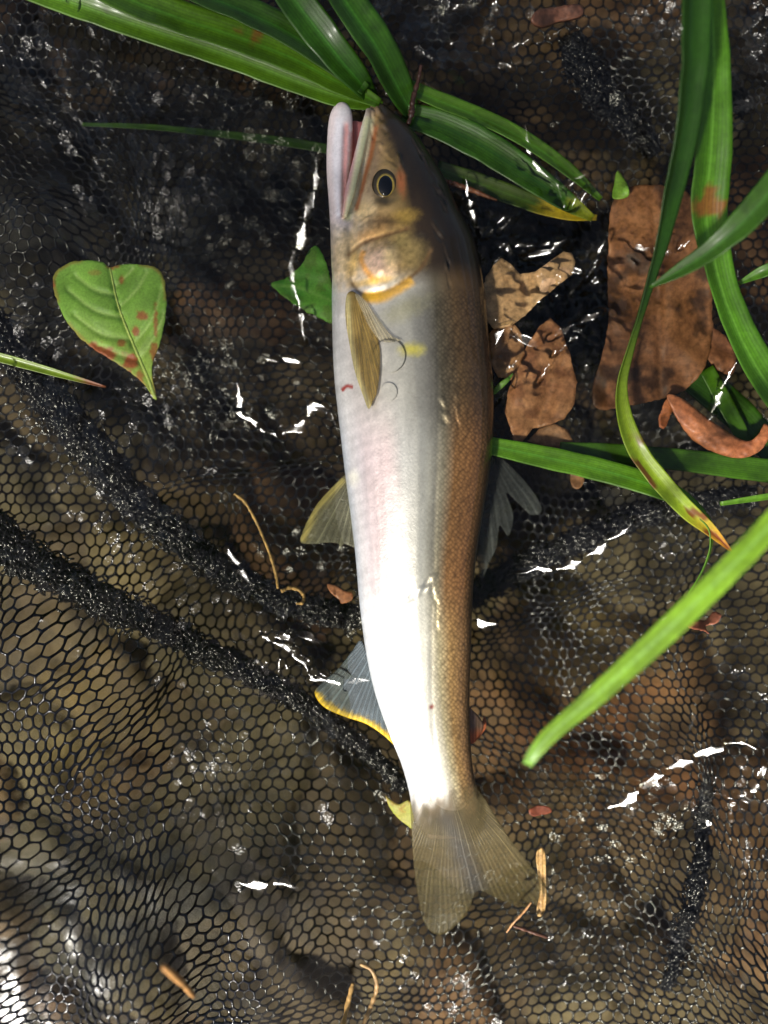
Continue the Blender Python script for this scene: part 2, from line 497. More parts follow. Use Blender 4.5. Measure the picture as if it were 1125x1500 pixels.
# cobbles: nearest-seed cells
seeds = np.stack([rng.uniform(-500, 1650, 260), rng.uniform(-500, 2000, 260)], 1)
d2 = (gx[:, None] - seeds[None, :, 0] + 14 * vnoise(gx / 60, gy / 60, 21)[:, None]) ** 2 + (gy[:, None] - seeds[None, :, 1] + 14 * vnoise(gx / 60, gy / 60, 22)[:, None]) ** 2
near = np.argsort(d2, axis=1)[:, :2]
i0 = near[:, 0]
r1 = np.sqrt(np.take_along_axis(d2, near, 1))
edge = np.clip((r1[:, 1] - r1[:, 0]) / 55, 0, 1)
zb = -70 + 7 * np.sqrt(edge) + 5 * fbm(gx / 200, gy / 200, 31, 3) + 1.0 * fbm(gx / 22, gy / 22, 35, 3) + rng.uniform(-4, 6, 260)[i0]
pal = np.array([srgb(128, 98, 62), srgb(112, 92, 58), srgb(120, 104, 66), srgb(138, 100, 66), srgb(100, 88, 58), srgb(122, 108, 76), srgb(94, 78, 54)])
ci = rng.integers(0, len(pal), 260)
# larger hand-placed patches of bed colour (algae, orange stones), then dark patches
bcol = pal[ci][i0]
def patch(cx, cy, r, c, a=0.8):
    global bcol
    m = (a * np.exp(-(((gx - cx) / r) ** 2 + ((gy - cy) / r) ** 2)) * (0.6 + 0.6 * np.clip(fbm(gx / 50, gy / 50, 41, 2), -0.6, 0.8)))[:, None].clip(0, 0.96)
    bcol = bcol * (1 - m) + c * m
patch(920, 1090, 130, srgb(190, 118, 62)); patch(760, 1060, 90, srgb(165, 105, 60)); patch(820, 920, 100, srgb(150, 128, 62))
patch(130, 1090, 120, srgb(128, 108, 52)); patch(640, 1400, 120, srgb(150, 118, 76)); patch(1090, 1380, 110, srgb(176, 128, 84))
patch(850, 200, 150, srgb(150, 136, 104)); patch(430, 780, 120, srgb(142, 108, 66)); patch(900, 1300, 120, srgb(138, 114, 80))
patch(180, 230, 300, srgb(24, 21, 17), 2.6); patch(820, 450, 150, srgb(16, 15, 13), 2.2); patch(900, 640, 130, srgb(16, 15, 13), 2.2); patch(200, 1400, 220, srgb(42, 40, 28), 1.6)  # shade of deep water and layered net painted into the bed colour
patch(980, 800, 90, srgb(30, 28, 24), 0.9)
bcol = bcol * 0.58 * (0.75 + 0.35 * edge[:, None]) * (1 + 0.25 * fbm(gx / 30, gy / 30, 51, 3))[:, None]
V = np.stack([(gx - CX) * S * 1.3, (CY - gy) * S * 1.3, zb * 0.001], 1)
nx, ny = len(bx), len(by)
ii = (np.arange(ny - 1)[:, None] * nx + np.arange(nx - 1)[None]).ravel()
Fq = np.stack([ii, ii + nx, ii + nx + 1, ii + 1], 1)
bed = mesh_obj('stream_bed', V, Fq, M_bed, col=np.clip(bcol, 0.004, 0.8))
tag(bed, 'brown and olive cobbled stream bed under the net', kind='structure')

# water: one sheet, rippled, with the standing ridges where it piles against net and leaves
RIDGES = [  # polyline px, half-width px, height mm
    ([(462, 230), (455, 290), (438, 350), (425, 400), (440, 450), (445, 500)], 14, 1.6),
    ([(345, 560), (350, 600), (380, 625), (412, 640)], 9, 1.7), ([(412, 635), (440, 625), (455, 592), (480, 605), (498, 635)], 9, 1.5),
    ([(765, 838), (830, 832), (880, 805), (925, 770), (968, 740)], 9, 2.0), ([(690, 940), (700, 918), (735, 912)], 9, 2.0),
    ([(452, 998), (500, 1000), (550, 998)], 8, 1.8), ([(335, 800), (350, 830), (368, 862)], 8, 1.3), ([(385, 935), (430, 960), (460, 995)], 9, 1.4),
    ([(770, 180), (780, 230), (815, 270), (830, 305)], 9, 1.6), ([(590, 110), (650, 135), (690, 150)], 7, 1.5), ([(680, 260), (695, 330), (700, 390)], 6, 1.2),
    ([(1080, 530), (1060, 570), (1045, 610), (1015, 632)], 7, 1.6), ([(900, 1190), (960, 1150), (1010, 1120), (1080, 1090), (1110, 1100)], 14, 1.8),
    ([(340, 1300), (400, 1303), (445, 1300)], 7, 1.5), ([(770, 372), (800, 362), (835, 350)], 10, 1.4), ([(705, 530), (725, 500), (740, 480)], 12, 1.6), ([(640, 630), (660, 600), (668, 590)], 10, 1.0)]
CHOP = [(760, 400, 80, 1.0), (740, 530, 60, 1.0), (850, 420, 60, 1.1), (850, 520, 40, 0.9), (430, 600, 70, 0.7), (560, 160, 60, 0.7), (700, 40, 90, 1.0), (1090, 60, 70, 1.2), (410, 960, 50, 1.0), (880, 780, 80, 0.6), (1000, 1130, 110, 0.6), (1080, 1180, 60, 1.2), (690, 330, 60, 0.8), (950, 380, 70, 0.7), (800, 250, 60, 0.6)]
wx = axis(-100, 1225, 500, 4000); wy = axis(-100, 1600, 640, 4000)
GX, GY = np.meshgrid(wx, wy); gx, gy = GX.ravel(), GY.ravel()
wz = 0.5 * fbm(gx / 140, gy / 140, 61, 3)
rw = np.random.default_rng(5)
DS = []
for cx, cy, r, a in CHOP:                                   # loose wavelets in the broken water
    for q in range(int(r * a / 14)):
        x, y = cx + rw.normal(0, r * 0.6), cy + rw.normal(0, r * 0.6)
        a0 = rw.normal(-0.5, 0.5); L_ = rw.uniform(14, 44)
        DS += dashes([(x, y), (x + L_ * 0.5 * math.cos(a0), y + L_ * 0.5 * math.sin(a0) + rw.normal(0, 3)), (x + L_ * math.cos(a0), y + L_ * math.sin(a0))], rw.uniform(4.5, 9), 40, 24, jit=0.09, r=rw)
num = np.zeros(len(gx)); den = np.zeros(len(gx))
for x, y, tx, ty, hl, hw, g0, g1 in DS:
    near_ = np.where((np.abs(gx - x) < 60) & (np.abs(gy - y) < 60))[0]
    dx, dy = gx[near_] - x, gy[near_] - y
    u, v_ = (dx * tx + dy * ty) / hl, (-dx * ty + dy * tx) / hw
    w = np.exp(-(u * u + v_ * v_) ** 3)
    win = w > den[near_]
    sel = near_[win]
    num[sel] = (w * (g0 * dx - g1 * dy))[win] * S * 1000; den[sel] = w[win]
for pts, hw, hh in RIDGES:                                   # standing streaks: a lip of water in abutting tilted lengths
    q = catmull(pts, 40); L_ = np.hypot(*(q[1:] - q[:-1]).T).sum()
    sel = np.where((gx > q[:, 0].min() - 40) & (gx < q[:, 0].max() + 40) & (gy > q[:, 1].min() - 40) & (gy < q[:, 1].max() + 40))[0]
    wx_, wy_ = gx[sel] + 4 * vnoise(gx[sel] / 24, gy[sel] / 24, 65), gy[sel] + 4 * vnoise(gx[sel] / 24, gy[sel] / 24, 66)
    d, t, _ = seg_dist(wx_, wy_, q)
    m_ = max(1, int(round(L_ / 46)))
    k = np.clip((t * m_).astype(int), 0, m_ - 1)
    cxk = np.interp((np.arange(m_) + 0.5) / m_, np.linspace(0, 1, 40), q[:, 0]); cyk = np.interp((np.arange(m_) + 0.5) / m_, np.linspace(0, 1, 40), q[:, 1])
    gk = np.array([glint_slope(x, y, WATER) for x, y in zip(cxk, cyk)]) + rw.normal(0, 0.02, (m_, 2))
    wid = max(7.0, hw * 0.85) * (0.35 + 0.65 * np.sin(np.pi * np.clip(t, 0.02, 0.98)) ** 0.7) * (1 + 0.5 * vnoise(t * L_ / 16, np.zeros(len(t)), 69))
    w = np.exp(-(d / np.maximum(wid, 2)) ** 6)
    hgt = (gk[k, 0] * (gx[sel] - cxk[k]) - gk[k, 1] * (gy[sel] - cyk[k])) * S * 1000
    win = w > den[sel]
    num[sel[win]] = (w * hgt)[win]; den[sel[win]] = w[win]
calm = 1 - 0.9 * den
wz = wz * calm + num
for cx, cy, r, a in CHOP:
    m = a * np.exp(-(((gx - cx) ** 2 + (gy - cy) ** 2) / r ** 2))
    wz += calm * m * (1.0 * vnoise(gx / 36 + 0.4 * vnoise(gx / 20, gy / 20, 75), gy / 22, 71) + 0.5 * vnoise(gx / 14, gy / 12, 72))
V = np.stack([(gx - CX) * S, (CY - gy) * S, WATER + wz * 0.001], 1)
nx, ny = len(wx), len(wy)
ii = (np.arange(ny - 1)[:, None] * nx + np.arange(nx - 1)[None]).ravel()
Fq = np.stack([ii, ii + nx, ii + nx + 1, ii + 1], 1)
water = mesh_obj('water', V, Fq, M_water)
tag(water, 'clear shallow stream water with glinting ripples', kind='structure')

# ================================================================== LANDING NET
net = empty('landing_net', P(562, 750, -0.03))
tag(net, 'wet black landing net of fine hexagonal mesh with dark seams', 'net')
A = 17.2                     # cell pitch, px
s_ = A / math.sqrt(3)
U0, U1, V0, V1 = -290, 1420, -270, 1790
verts, vid, edges, cells = [], {}, set(), []
def key(x, y): return (round(x * 4), round(y * 4))
def getv(x, y):
    k = key(x, y)
    for dx in (-1, 0, 1):
        for dy in (-1, 0, 1):
            if (k[0] + dx, k[1] + dy) in vid: return vid[(k[0] + dx, k[1] + dy)]
    vid[k] = len(verts); verts.append((x, y)); return vid[k]
row = 0; y = V0
while y < V1:
    x = U0 + (A / 2 if row % 2 else 0)
    while x < U1:
        c = [getv(x + s_ * math.sin(math.pi / 3 * k), y + s_ * math.cos(math.pi / 3 * k)) for k in range(6)]
        cells.append(c)
        for k in range(6):
            e = (c[k], c[(k + 1) % 6]); edges.add((min(e), max(e)))
        x += A
    y += 1.5 * s_; row += 1
uv = np.array(verts); edges = np.array(sorted(edges)); cells = np.array(cells)
def net_warp(q):
    x, y = q[:, 0].copy(), q[:, 1].copy()
    # lazily swinging weave direction
    x2 = x + 42 * vnoise(x / 330, y / 330, 81) + 11 * vnoise(x / 95, y / 95, 83) + 2.2 * vnoise(x / 24, y / 24, 85)
    y2 = y + 42 * vnoise(x / 300, y / 360, 82) + 11 * vnoise(x / 90, y / 100, 84) + 2.2 * vnoise(x / 24, y / 24, 86)
    # cells squeezed along folds
    for pts, w, a in (([(180, 705), (300, 690), (420, 672), (500, 655)], 42, 0.55), (BAND_B[3:11], 55, 0.5), ([(700, 985), (800, 930), (900, 880), (1000, 850)], 48, 0.5), ([(560, 40), (640, 95), (720, 110), (770, 60)], 45, 0.45), (BAND_A[3:10], 60, 0.45), ([(1040, 960), (1075, 1100), (1090, 1250)], 50, 0.4), ([(560, 1440), (700, 1400), (860, 1430)], 60, 0.35)):
        pts = np.array(pts, float)
        d, t, sg = seg_dist(x2, y2, pts)
        e = 0.5
        dx = (seg_dist(x2 + e, y2, pts)[0] - d) / e; dy = (seg_dist(x2, y2 + e, pts)[0] - d) / e
        k = a * d * np.exp(-(d / w) ** 2) * sstep(0, 0.12, t) * sstep(1, 0.88, t)
        x2 = x2 - k * dx; y2 = y2 - k * dy
    return x2, y2
nx_, ny_ = net_warp(uv)
nz_ = net_z(nx_, ny_)
k_ = (H - np.clip(nz_, -0.03, 0.012)) / H       # mostly in place: raised parts spread as they near the lens
NV = np.stack([(nx_ - CX) * S * k_, (CY - ny_) * S * k_, nz_], 1)
rad_v = 0.00035 * (1 + 0.25 * vnoise(nx_ / 40, ny_ / 40, 88)) * (1 + 0.25 * (rng.random(len(NV)) - 0.5))
a_, b_ = NV[edges[:, 0]], NV[edges[:, 1]]
T = b_ - a_; ln = np.linalg.norm(T, axis=1)[:, None]; T = T / ln
up = np.array([0, 0, 1.0]); Sd = np.cross(T, up); Sd /= np.linalg.norm(Sd, axis=1)[:, None] + 1e-9
Bn = np.cross(Sd, T)
SEG = 5
th = np.linspace(0, 2 * np.pi, SEG, endpoint=False) + 0.3
ring = np.cos(th)[None, :, None] * Sd[:, None] + np.sin(th)[None, :, None] * Bn[:, None]
bow = (rng.random((len(edges), 1)) - 0.5) * 0.0003
mid = (a_ + b_) / 2 + Sd * bow
ra, rb = rad_v[edges[:, 0]][:, None, None] * 1.25, rad_v[edges[:, 1]][:, None, None] * 1.25
rm = (ra + rb) / 2 * 0.75
NVt = np.concatenate([a_[:, None] + ring * ra, mid[:, None] + ring * rm, b_[:, None] + ring * rb], 1).reshape(-1, 3)
base = np.arange(len(edges))[:, None, None] * (3 * SEG)
j = np.arange(SEG)[None, None]; jn = (j + 1) % SEG; lv = np.arange(2)[None, :, None] * SEG
Fq = np.stack(np.broadcast_arrays(base + lv + j, base + lv + jn, base + lv + SEG + jn, base + lv + SEG + j), -1).reshape(-1, 4)
netting = mesh_obj('netting', NVt, Fq, M_net, net)
tag(netting, kind='stuff')

# seams: thick gathered bands of knitted cord
def seam(name, path, width, zoff, n_strand, mat, seed, x_gap=None):
    r = np.random.default_rng(seed)
    pts = catmull(path, 300)
    Vs, Fs, off = [], [[], []], 0
    t = np.linspace(0, 1, len(pts))
    tg = np.gradient(pts, axis=0); tg /= np.linalg.norm(tg, axis=1)[:, None]
    nrm = np.stack([-tg[:, 1], tg[:, 0]], 1)
    Ltot = np.linalg.norm(np.diff(pts, axis=0), axis=1).sum()
    for q in range(n_strand):
        ph = r.uniform(-1, 1); f = r.uniform(0.6, 1.4) * Ltot / 45; p0 = r.uniform(0, 6.28)
        o = ph * 0.8 + 0.22 * np.sin(t * f * 6.28 + p0) + 0.25 * vnoise(t * Ltot / 14, np.full_like(t, q * 3.7), seed) + 0.15 * vnoise(t * Ltot / 60, np.full_like(t, q * 1.7), seed + 1)
        o = np.clip(o, -1.1, 1.1)
        wv = np.interp(t, np.linspace(0, 1, len(width)), width) / 2
        xy = pts + nrm * (o * wv)[:, None]
        hz = np.sqrt(np.clip(1.25 - o ** 2, 0, None)) * wv * S * 0.55 * r.uniform(0.5, 1.0) + 0.0004 * np.sin(t * f * 6.28 * 1.3 + p0 * 2) + 0.0004 * vnoise(t * Ltot / 9, np.full_like(t, q * 5.1), seed + 2)
        zz = net_z(pts[:, 0], pts[:, 1]) + zoff + hz
        k = (H - np.clip(zz, -0.03, 0.012)) / H
        W = np.stack([(xy[:, 0] - CX) * S * k, (CY - xy[:, 1]) * S * k, zz], 1)
        v, f_ = tube_geo(W, 0.00034 * r.uniform(0.7, 1.3) * (1 + 0.3 * vnoise(t * Ltot / 8, np.full_like(t, q * 2.2), seed + 3)), 5)
        Vs.append(v); Fs[0].append(f_[0] + off); Fs[1].append(f_[1] + off); off += len(v)
    for q in range(int(Ltot * np.mean(width) / 26)):          # crushed meshes standing out of the gather
        i0_ = r.integers(4, len(pts) - 4); a_ = r.normal(0, 0.9)
        wv0 = np.interp(t[i0_], np.linspace(0, 1, len(width)), width) / 2
        o0 = np.clip(r.normal(0, 0.55), -1.1, 1.1)
        ca, sa = math.cos(a_), math.sin(a_)
        dv = np.array([tg[i0_, 0] * ca - tg[i0_, 1] * sa, tg[i0_, 0] * sa + tg[i0_, 1] * ca]); pv = np.array([-dv[1], dv[0]])
        L_ = r.uniform(9, 22); u = np.linspace(-0.5, 0.5, 5)
        xy = pts[i0_] + nrm[i0_] * o0 * wv0 + dv * (u * L_)[:, None] + pv * (r.uniform(-4, 4) * (1 - 4 * u * u))[:, None]
        hz = math.sqrt(max(0.1, 1.25 - o0 * o0)) * wv0 * S * 0.62 * r.uniform(0.6, 1.1) + 0.0007 * (1 - 4 * u * u) * r.uniform(0, 1.4) + u * r.uniform(-0.0012, 0.0012)
        zz = net_z(pts[i0_:i0_ + 1, 0], pts[i0_:i0_ + 1, 1])[0] + zoff + hz
        k = (H - np.clip(zz, -0.03, 0.012)) / H
        v, f_ = tube_geo(np.stack([(xy[:, 0] - CX) * S * k, (CY - xy[:, 1]) * S * k, zz], 1), 0.00036 * r.uniform(0.7, 1.2), 5)
        Vs.append(v); Fs[0].append(f_[0] + off); Fs[1].append(f_[1] + off); off += len(v)
    o = mesh_obj(name, np.vstack(Vs), [np.vstack(Fs[0]), np.vstack(Fs[1])], mat, net)
    return o
M_seam = mat_net(); M_seam.name = 'black_seam_cord'
sm = seam('seam_band', BAND_A, [60, 60, 62, 64, 60, 52, 44, 40, 40, 44, 40, 34, 34], -0.0005, 58, M_seam, 201)
sm['label'] = 'thick gathered black seam running under the fish'
sm = seam('seam_band', BAND_B, [74, 74, 70, 60, 48, 40, 34, 28, 20], 0.0008, 46, M_seam, 231)
sm['label'] = 'looser black fold edge of the raised netting'
sm = seam('gathered_fold', [(870, -40), (895, 20), (930, 65), (985, 120), (1010, 160)], [40, 60, 66, 50, 24], 0.0, 40, M_seam, 251)
sm = seam('gathered_fold', [(1075, -40), (1105, 10), (1130, 50), (1170, 80)], [30, 44, 44, 30], 0.0, 26, M_seam, 261)
sm = seam('gathered_fold', [(1098, 1190), (1090, 1280), (1068, 1380), (1050, 1480), (1030, 1540)], [10, 26, 32, 28, 20], -0.0012, 22, M_seam, 271)

# water films held in the cells of the wet net: small lenses, each a little differently tilted
WET = [(250, 330, 190, 0.75), (420, 180, 110, 0.5), (290, 480, 110, 0.9), (270, 560, 140, 0.85), (150, 640, 110, 0.6), (420, 600, 60, 0.5), (180, 830, 140, 0.4), (120, 350, 120, 0.5), (300, 1180, 170, 0.4), (180, 1320, 170, 0.4), (640, 50, 100, 0.8), (1090, 80, 90, 0.9), (960, 30, 70, 0.6), (1080, 1150, 90, 0.5), (960, 1280, 160, 0.3), (700, 1380, 160, 0.25), (400, 850, 120, 0.3), (60, 450, 90, 0.5), (60, 120, 120, 0.5), (350, 200, 120, 0.6), (520, 1000, 80, 0.4), (500, 1260, 90, 0.35), (1090, 1000, 60, 0.4), (300, 1450, 100, 0.4)]
cc = NV[cells].mean(1)
cpx, cpy = nx_[cells].mean(1), ny_[cells].mean(1)
prob = np.zeros(len(cells))
for x, y, r, a in WET:
    prob = np.maximum(prob, a * np.exp(-((cpx - x) ** 2 + (cpy - y) ** 2) / r ** 2))
pick = np.where((rng.random(len(cells)) < prob) & (cc[:, 2] > WATER - 0.009))[0]
fv, ff = [], []
tilt = rng.normal(0, 0.17, (len(pick), 2)) + 0.8 * np.array([glint_slope(p, None, None) for p in cc[pick]])
for q, ci_ in enumerate(pick):
    ring_ = NV[cells[ci_]]; c = ring_.mean(0)
    loc = ring_ - c
    b0 = len(fv)
    lens = rng.uniform(-0.0005, 0.0006)
    fv.append(c + (0, 0, lens + 0.0002))
    for fr in (0.55, 0.97):
        for p in loc:
            zt = (tilt[q] @ p[:2]) * fr
            fv.append(c + p * fr + (0, 0, zt + lens * (1 - fr * fr) + 0.0002))
    for k in range(6):
        kn = (k + 1) % 6
        ff.append((b0, b0 + 1 + k, b0 + 1 + kn)); ff.append((b0 + 1 + k, b0 + 7 + k, b0 + 7 + kn)); ff.append((b0 + 1 + k, b0 + 7 + kn, b0 + 1 + kn))
film = mesh_obj('water_film', np.array(fv), np.array(ff), M_film)
tag(film, 'thin films of water caught in the cells of the black net', kind='stuff')

# ================================================================== FISH
FX = [  # y, belly x, back x, half thickness (px)
    (149, 543, 554, 4), (156, 539, 566, 9), (168, 535, 580, 15), (190, 531, 603, 24), (220, 525, 625, 32), (260, 517, 650, 40), (300, 509, 668, 46), (330, 500, 684, 50),
    (360, 490, 697, 54), (420, 486, 709, 60), (500, 487, 716, 64), (560, 490, 722, 66), (640, 499, 722, 66), (700, 506, 716, 64), (760, 514, 706, 60),
    (820, 521, 697, 56), (880, 526, 692, 52), (950, 535, 690, 47), (1000, 545, 688, 43), (1040, 557, 688, 39), (1080, 572, 689, 35), (1120, 588, 692, 30), (1160, 599, 699, 22), (1190, 604, 706, 11), (1212, 612, 702, 4), (1230, 632, 690, 1.5)]
FXa = np.array(FX, float)
def belly(py): return np.interp(py, FXa[:, 0], FXa[:, 1])
def back(py): return np.interp(py, FXa[:, 0], FXa[:, 2])
def loft(rows, seg=40, zc=0.0, ex=1.0):
    rows = np.asarray(rows, float)
    n = 150
    ys = np.linspace(rows[0, 0], rows[-1, 0], n)
    from_ = catmull(rows, 400)
    L = np.interp(ys, from_[:, 0], from_[:, 1]); R = np.interp(ys, from_[:, 0], from_[:, 2]); hh = np.interp(ys, from_[:, 0], from_[:, 3])
    zcs = np.interp(ys, from_[:, 0], from_[:, 4]) if rows.shape[1] > 4 else np.full(n, zc)
    th = np.linspace(0, 2 * np.pi, seg, endpoint=False)
    cx, hw = (L + R) / 2, (R - L) / 2
    cs, sn = np.cos(th), np.sin(th)
    X = cx[:, None] + hw[:, None] * np.sign(cs) * np.abs(cs) ** ex
    Z = zcs[:, None] + hh[:, None] * np.sign(sn) * np.abs(sn) ** 0.92 * (1 - 0.10 * (cs < 0) * np.abs(cs))
    Y = np.broadcast_to(ys[:, None], X.shape)
    V = np.stack([(X - CX) * S, (CY - Y) * S, Z * S], -1).reshape(-1, 3)
    i = np.arange(n - 1)[:, None] * seg; j = np.arange(seg)[None]; jn = (j + 1) % seg
    F = np.stack([i + j, i + seg + j, i + seg + jn, i + jn], -1).reshape(-1, 4)
    caps = [V[:seg].mean(0), V[-seg:].mean(0)]
    V = np.vstack([V, caps])
    jj = np.arange(seg)
    c0 = np.stack([jj, (jj + 1) % seg, np.full(seg, n * seg)], 1)
    b = (n - 1) * seg
    c1 = np.stack([b + (jj + 1) % seg, b + jj, np.full(seg, n * seg + 1)], 1)
    return V, [F, np.vstack([c0, c1])]
parts = [loft(FX),
    loft([(155, 495, 507, 5, 8), (163, 488, 514, 9, 8), (180, 482, 517, 12, 8), (220, 479, 517, 15, 8), (260, 479, 514, 18, 6), (300, 482, 512, 22, 5), (340, 484, 520, 30, 3), (400, 486, 530, 40, 0), (470, 492, 540, 44, 0)], 32),
    loft([(176, 503, 536, 6, -8), (230, 498, 530, 10, -8), (300, 495, 522, 14, -6), (350, 495, 530, 18, -4)], 20)]
mx_ = catmull([(541, 166, 13), (534, 205, 22), (524, 250, 30), (514, 295, 36), (506, 330, 38)], 40)   # maxilla, the upper lip
parts.append(tube_geo(np.stack([(mx_[:, 0] - CX) * S, (CY - mx_[:, 1]) * S, mx_[:, 2] * S], 1), np.interp(np.linspace(0, 1, 40), [0, 0.2, 0.8, 1], [4.5, 7, 7.5, 4]) * S, 12))
Vs, F4, F3, off = [], [], [], 0
for v, f in parts:
    Vs.append(v); F4.append(f[0] + off); F3.append(f[1] + off); off += len(v)
raw = mesh_obj('fish_raw', np.vstack(Vs), [np.vstack(F4), np.vstack(F3)], M_fish)
md = raw.modifiers.new('r', 'REMESH'); md.mode = 'VOXEL'; md.voxel_size = 0.00042; md.adaptivity = 0
dg = bpy.context.evaluated_depsgraph_get()
ev = raw.evaluated_get(dg); me = ev.to_mesh()
n = len(me.vertices); co = np.empty(n * 3, np.float32); me.vertices.foreach_get('co', co); co = co.reshape(-1, 3).astype(float)
nq = len(me.polygons); fl = np.empty(len(me.loops), np.int32); me.loops.foreach_get('vertex_index', fl)
lt = np.empty(nq, np.int32); me.polygons.foreach_get('loop_total', lt)
assert (lt == 4).all()
fq = fl.reshape(-1, 4).copy()
ev.to_mesh_clear()
bpy.data.objects.remove(raw, do_unlink=True)
# relax the voxel stair-steps
e = np.vstack([fq[:, [0, 1]], fq[:, [1, 2]], fq[:, [2, 3]], fq[:, [3, 0]]])
cnt = np.bincount(e[:, 0], minlength=n) + np.bincount(e[:, 1], minlength=n)
def lap(a):
    o = np.zeros_like(a)
    for k in range(a.shape[1]):
        o[:, k] = np.bincount(e[:, 0], a[e[:, 1], k], n) + np.bincount(e[:, 1], a[e[:, 0], k], n)
    return o / cnt[:, None]
for it in range(8):
    co = co + 0.5 * (lap(co) - co)
    co = co - 0.52 * (lap(co) - co)
px, py = unP(co)
topf = sstep(-0.001, 0.003, co[:, 2])
# relief of the head: gill cover plates, eye socket, jaw lines, lateral line
def groove(pts, w, depth):
    d, t, sg = seg_dist(px, py, catmull(pts, 40))
    return -depth * np.exp(-(d / w) ** 2) * sstep(0, 0.08, t) * sstep(1, 0.92, t)
def plate(poly, soft, h):
    ins = inside(px, py, catmull(poly, 60, True))
    d, _, _ = seg_dist(px, py, np.vstack([catmull(poly, 60, True), poly[0]]))
    return h * sstep(0, soft, np.where(ins, d, 0))
OPER = [(548, 352), (580, 345), (612, 335), (630, 342), (630, 362), (618, 385), (595, 405), (566, 420), (545, 424), (524, 415), (510, 398), (506, 380), (520, 362)]
PREOP = [(512, 330), (540, 318), (575, 318), (600, 330), (560, 346), (530, 356), (508, 378), (498, 360)]
OPIN = [(532, 368), (560, 352), (584, 356), (590, 384), (578, 404), (556, 410), (538, 396)]
dz = plate(OPER, 26, 6.0) + plate(PREOP, 16, 3.0) + plate(OPIN, 18, 2.5)
dz += groove([(512, 405), (530, 428), (560, 427), (590, 412), (616, 388), (632, 360)], 5, 3.5)
dz += groove([(506, 378), (530, 357), (560, 346), (602, 333)], 4, 2.0)
dz += groove([(552, 175), (544, 220), (533, 262), (520, 310)], 3.5, 2.5)
dz += groove([(506, 175), (504, 230), (503, 290), (503, 325)], 3.0, 3.0)
de = np.hypot((px - 568) / 1.0, (py - 271) / 1.1)
dz += -3.0 * np.exp(-(np.maximum(de - 8, 0) / 12) ** 2) + 2.5 * np.exp(-((de - 27) / 7) ** 2)
dz += groove([(640, 430), (642, 600), (636, 800), (632, 1000), (640, 1150)], 3, 0.6)
dz += 1.2 * fbm(px / 90, py / 140, 91, 2)
co[:, 2] += dz * S * topf
# wet streaks: small flats where the water film on the skin stands up
rf = np.random.default_rng(15)
for path, hw in (([(549, 176), (551, 200), (560, 222), (576, 240)], 3.5), ([(556, 170), (566, 190)], 4), ([(648, 590), (655, 612)], 6), ([(668, 585), (672, 620)], 4), ([(600, 880), (618, 866), (632, 852)], 4), ([(634, 858), (640, 885), (642, 915)], 4.5), ([(641, 335), (652, 365), (660, 410)], 2.6), ([(612, 215), (634, 260), (652, 300)], 2.2), ([(545, 312), (535, 322)], 5), ([(586, 250), (584, 238)], 3)):
    for x, y, tx, ty, hl, hw_, g0, g1 in dashes(path, hw, 12, 12, 0.03, rf):
        nn = np.where((np.abs(px - x) < 30) & (np.abs(py - y) < 30) & (topf > 0.5))[0]
        if not len(nn): continue
        dx, dy = px[nn] - x, py[nn] - y
        u, v_ = (dx * tx + dy * ty) / hl, (-dx * ty + dy * tx) / hw_
        w = np.exp(-(u * u + v_ * v_) ** 2)
        zc = co[nn[np.argmin(dx * dx + dy * dy)], 2]
        co[nn, 2] += 0.85 * w * (zc + (g0 * dx - g1 * dy) * S * 0.92 - co[nn, 2])
# ---- colours, by place along and across the body
tt = np.clip((px - belly(py)) / (back(py) - belly(py)), 0, 1)
def ramp(stops):
    xs = [s[0] for s in stops]; cs = np.array([srgb(*s[1]) for s in stops])
    return np.stack([np.interp(tt, xs, cs[:, k]) for k in range(3)], 1)
body_mid = ramp([(0, (200, 208, 216)), (0.06, (212, 208, 208)), (0.16, (206, 190, 188)), (0.30, (196, 178, 176)), (0.40, (182, 180, 174)), (0.56, (166, 164, 152)), (0.68, (146, 136, 110)), (0.76, (136, 98, 58)), (0.90, (120, 82, 46)), (0.97, (74, 54, 34)), (1, (46, 36, 26))])
body_front = ramp([(0, (206, 206, 204)), (0.12, (200, 192, 184)), (0.3, (196, 191, 180)), (0.45, (182, 178, 164)), (0.58, (138, 134, 122)), (0.68, (92, 84, 66)), (0.80, (90, 70, 44)), (0.92, (70, 52, 34)), (1, (40, 32, 24))])
body_rear = ramp([(0, (214, 218, 222)), (0.1, (226, 226, 222)), (0.4, (224, 222, 214)), (0.58, (204, 200, 184)), (0.70, (176, 162, 124)), (0.80, (150, 118, 72)), (0.92, (122, 90, 54)), (1, (66, 50, 34))])
head = ramp([(0, (206, 196, 186)), (0.14, (212, 190, 156)), (0.30, (190, 156, 100)), (0.48, (150, 122, 72)), (0.60, (62, 48, 32)), (0.80, (38, 30, 20)), (1, (26, 21, 15))])
w1 = sstep(560, 680, py)[:, None]; w2 = sstep(840, 960, py)[:, None]; w0 = sstep(425, 385, py + 20 * (tt - 0.5))[:, None]
col = body_front * (1 - w1) + body_mid * w1
col = col * (1 - w2) + body_rear * w2
col = col * (1 - w0) + head * w0
def dab(cx, cy, rx, ry, c, a=1.0, rot=0.0):
    global col
    c_, s0 = math.cos(rot), math.sin(rot)
    u = ((px - cx) * c_ + (py - cy) * s0) / rx; v = (-(px - cx) * s0 + (py - cy) * c_) / ry
    rr = np.sqrt(u * u + v * v) + 0.12 * vnoise(px / 6, py / 6, 95)
    m = (a * sstep(1.55, 0.15, rr + 0.10 * vnoise(px / 2.5, py / 2.5, 96)) * topf)[:, None]
    col = col * (1 - m) + srgb(*c) * m
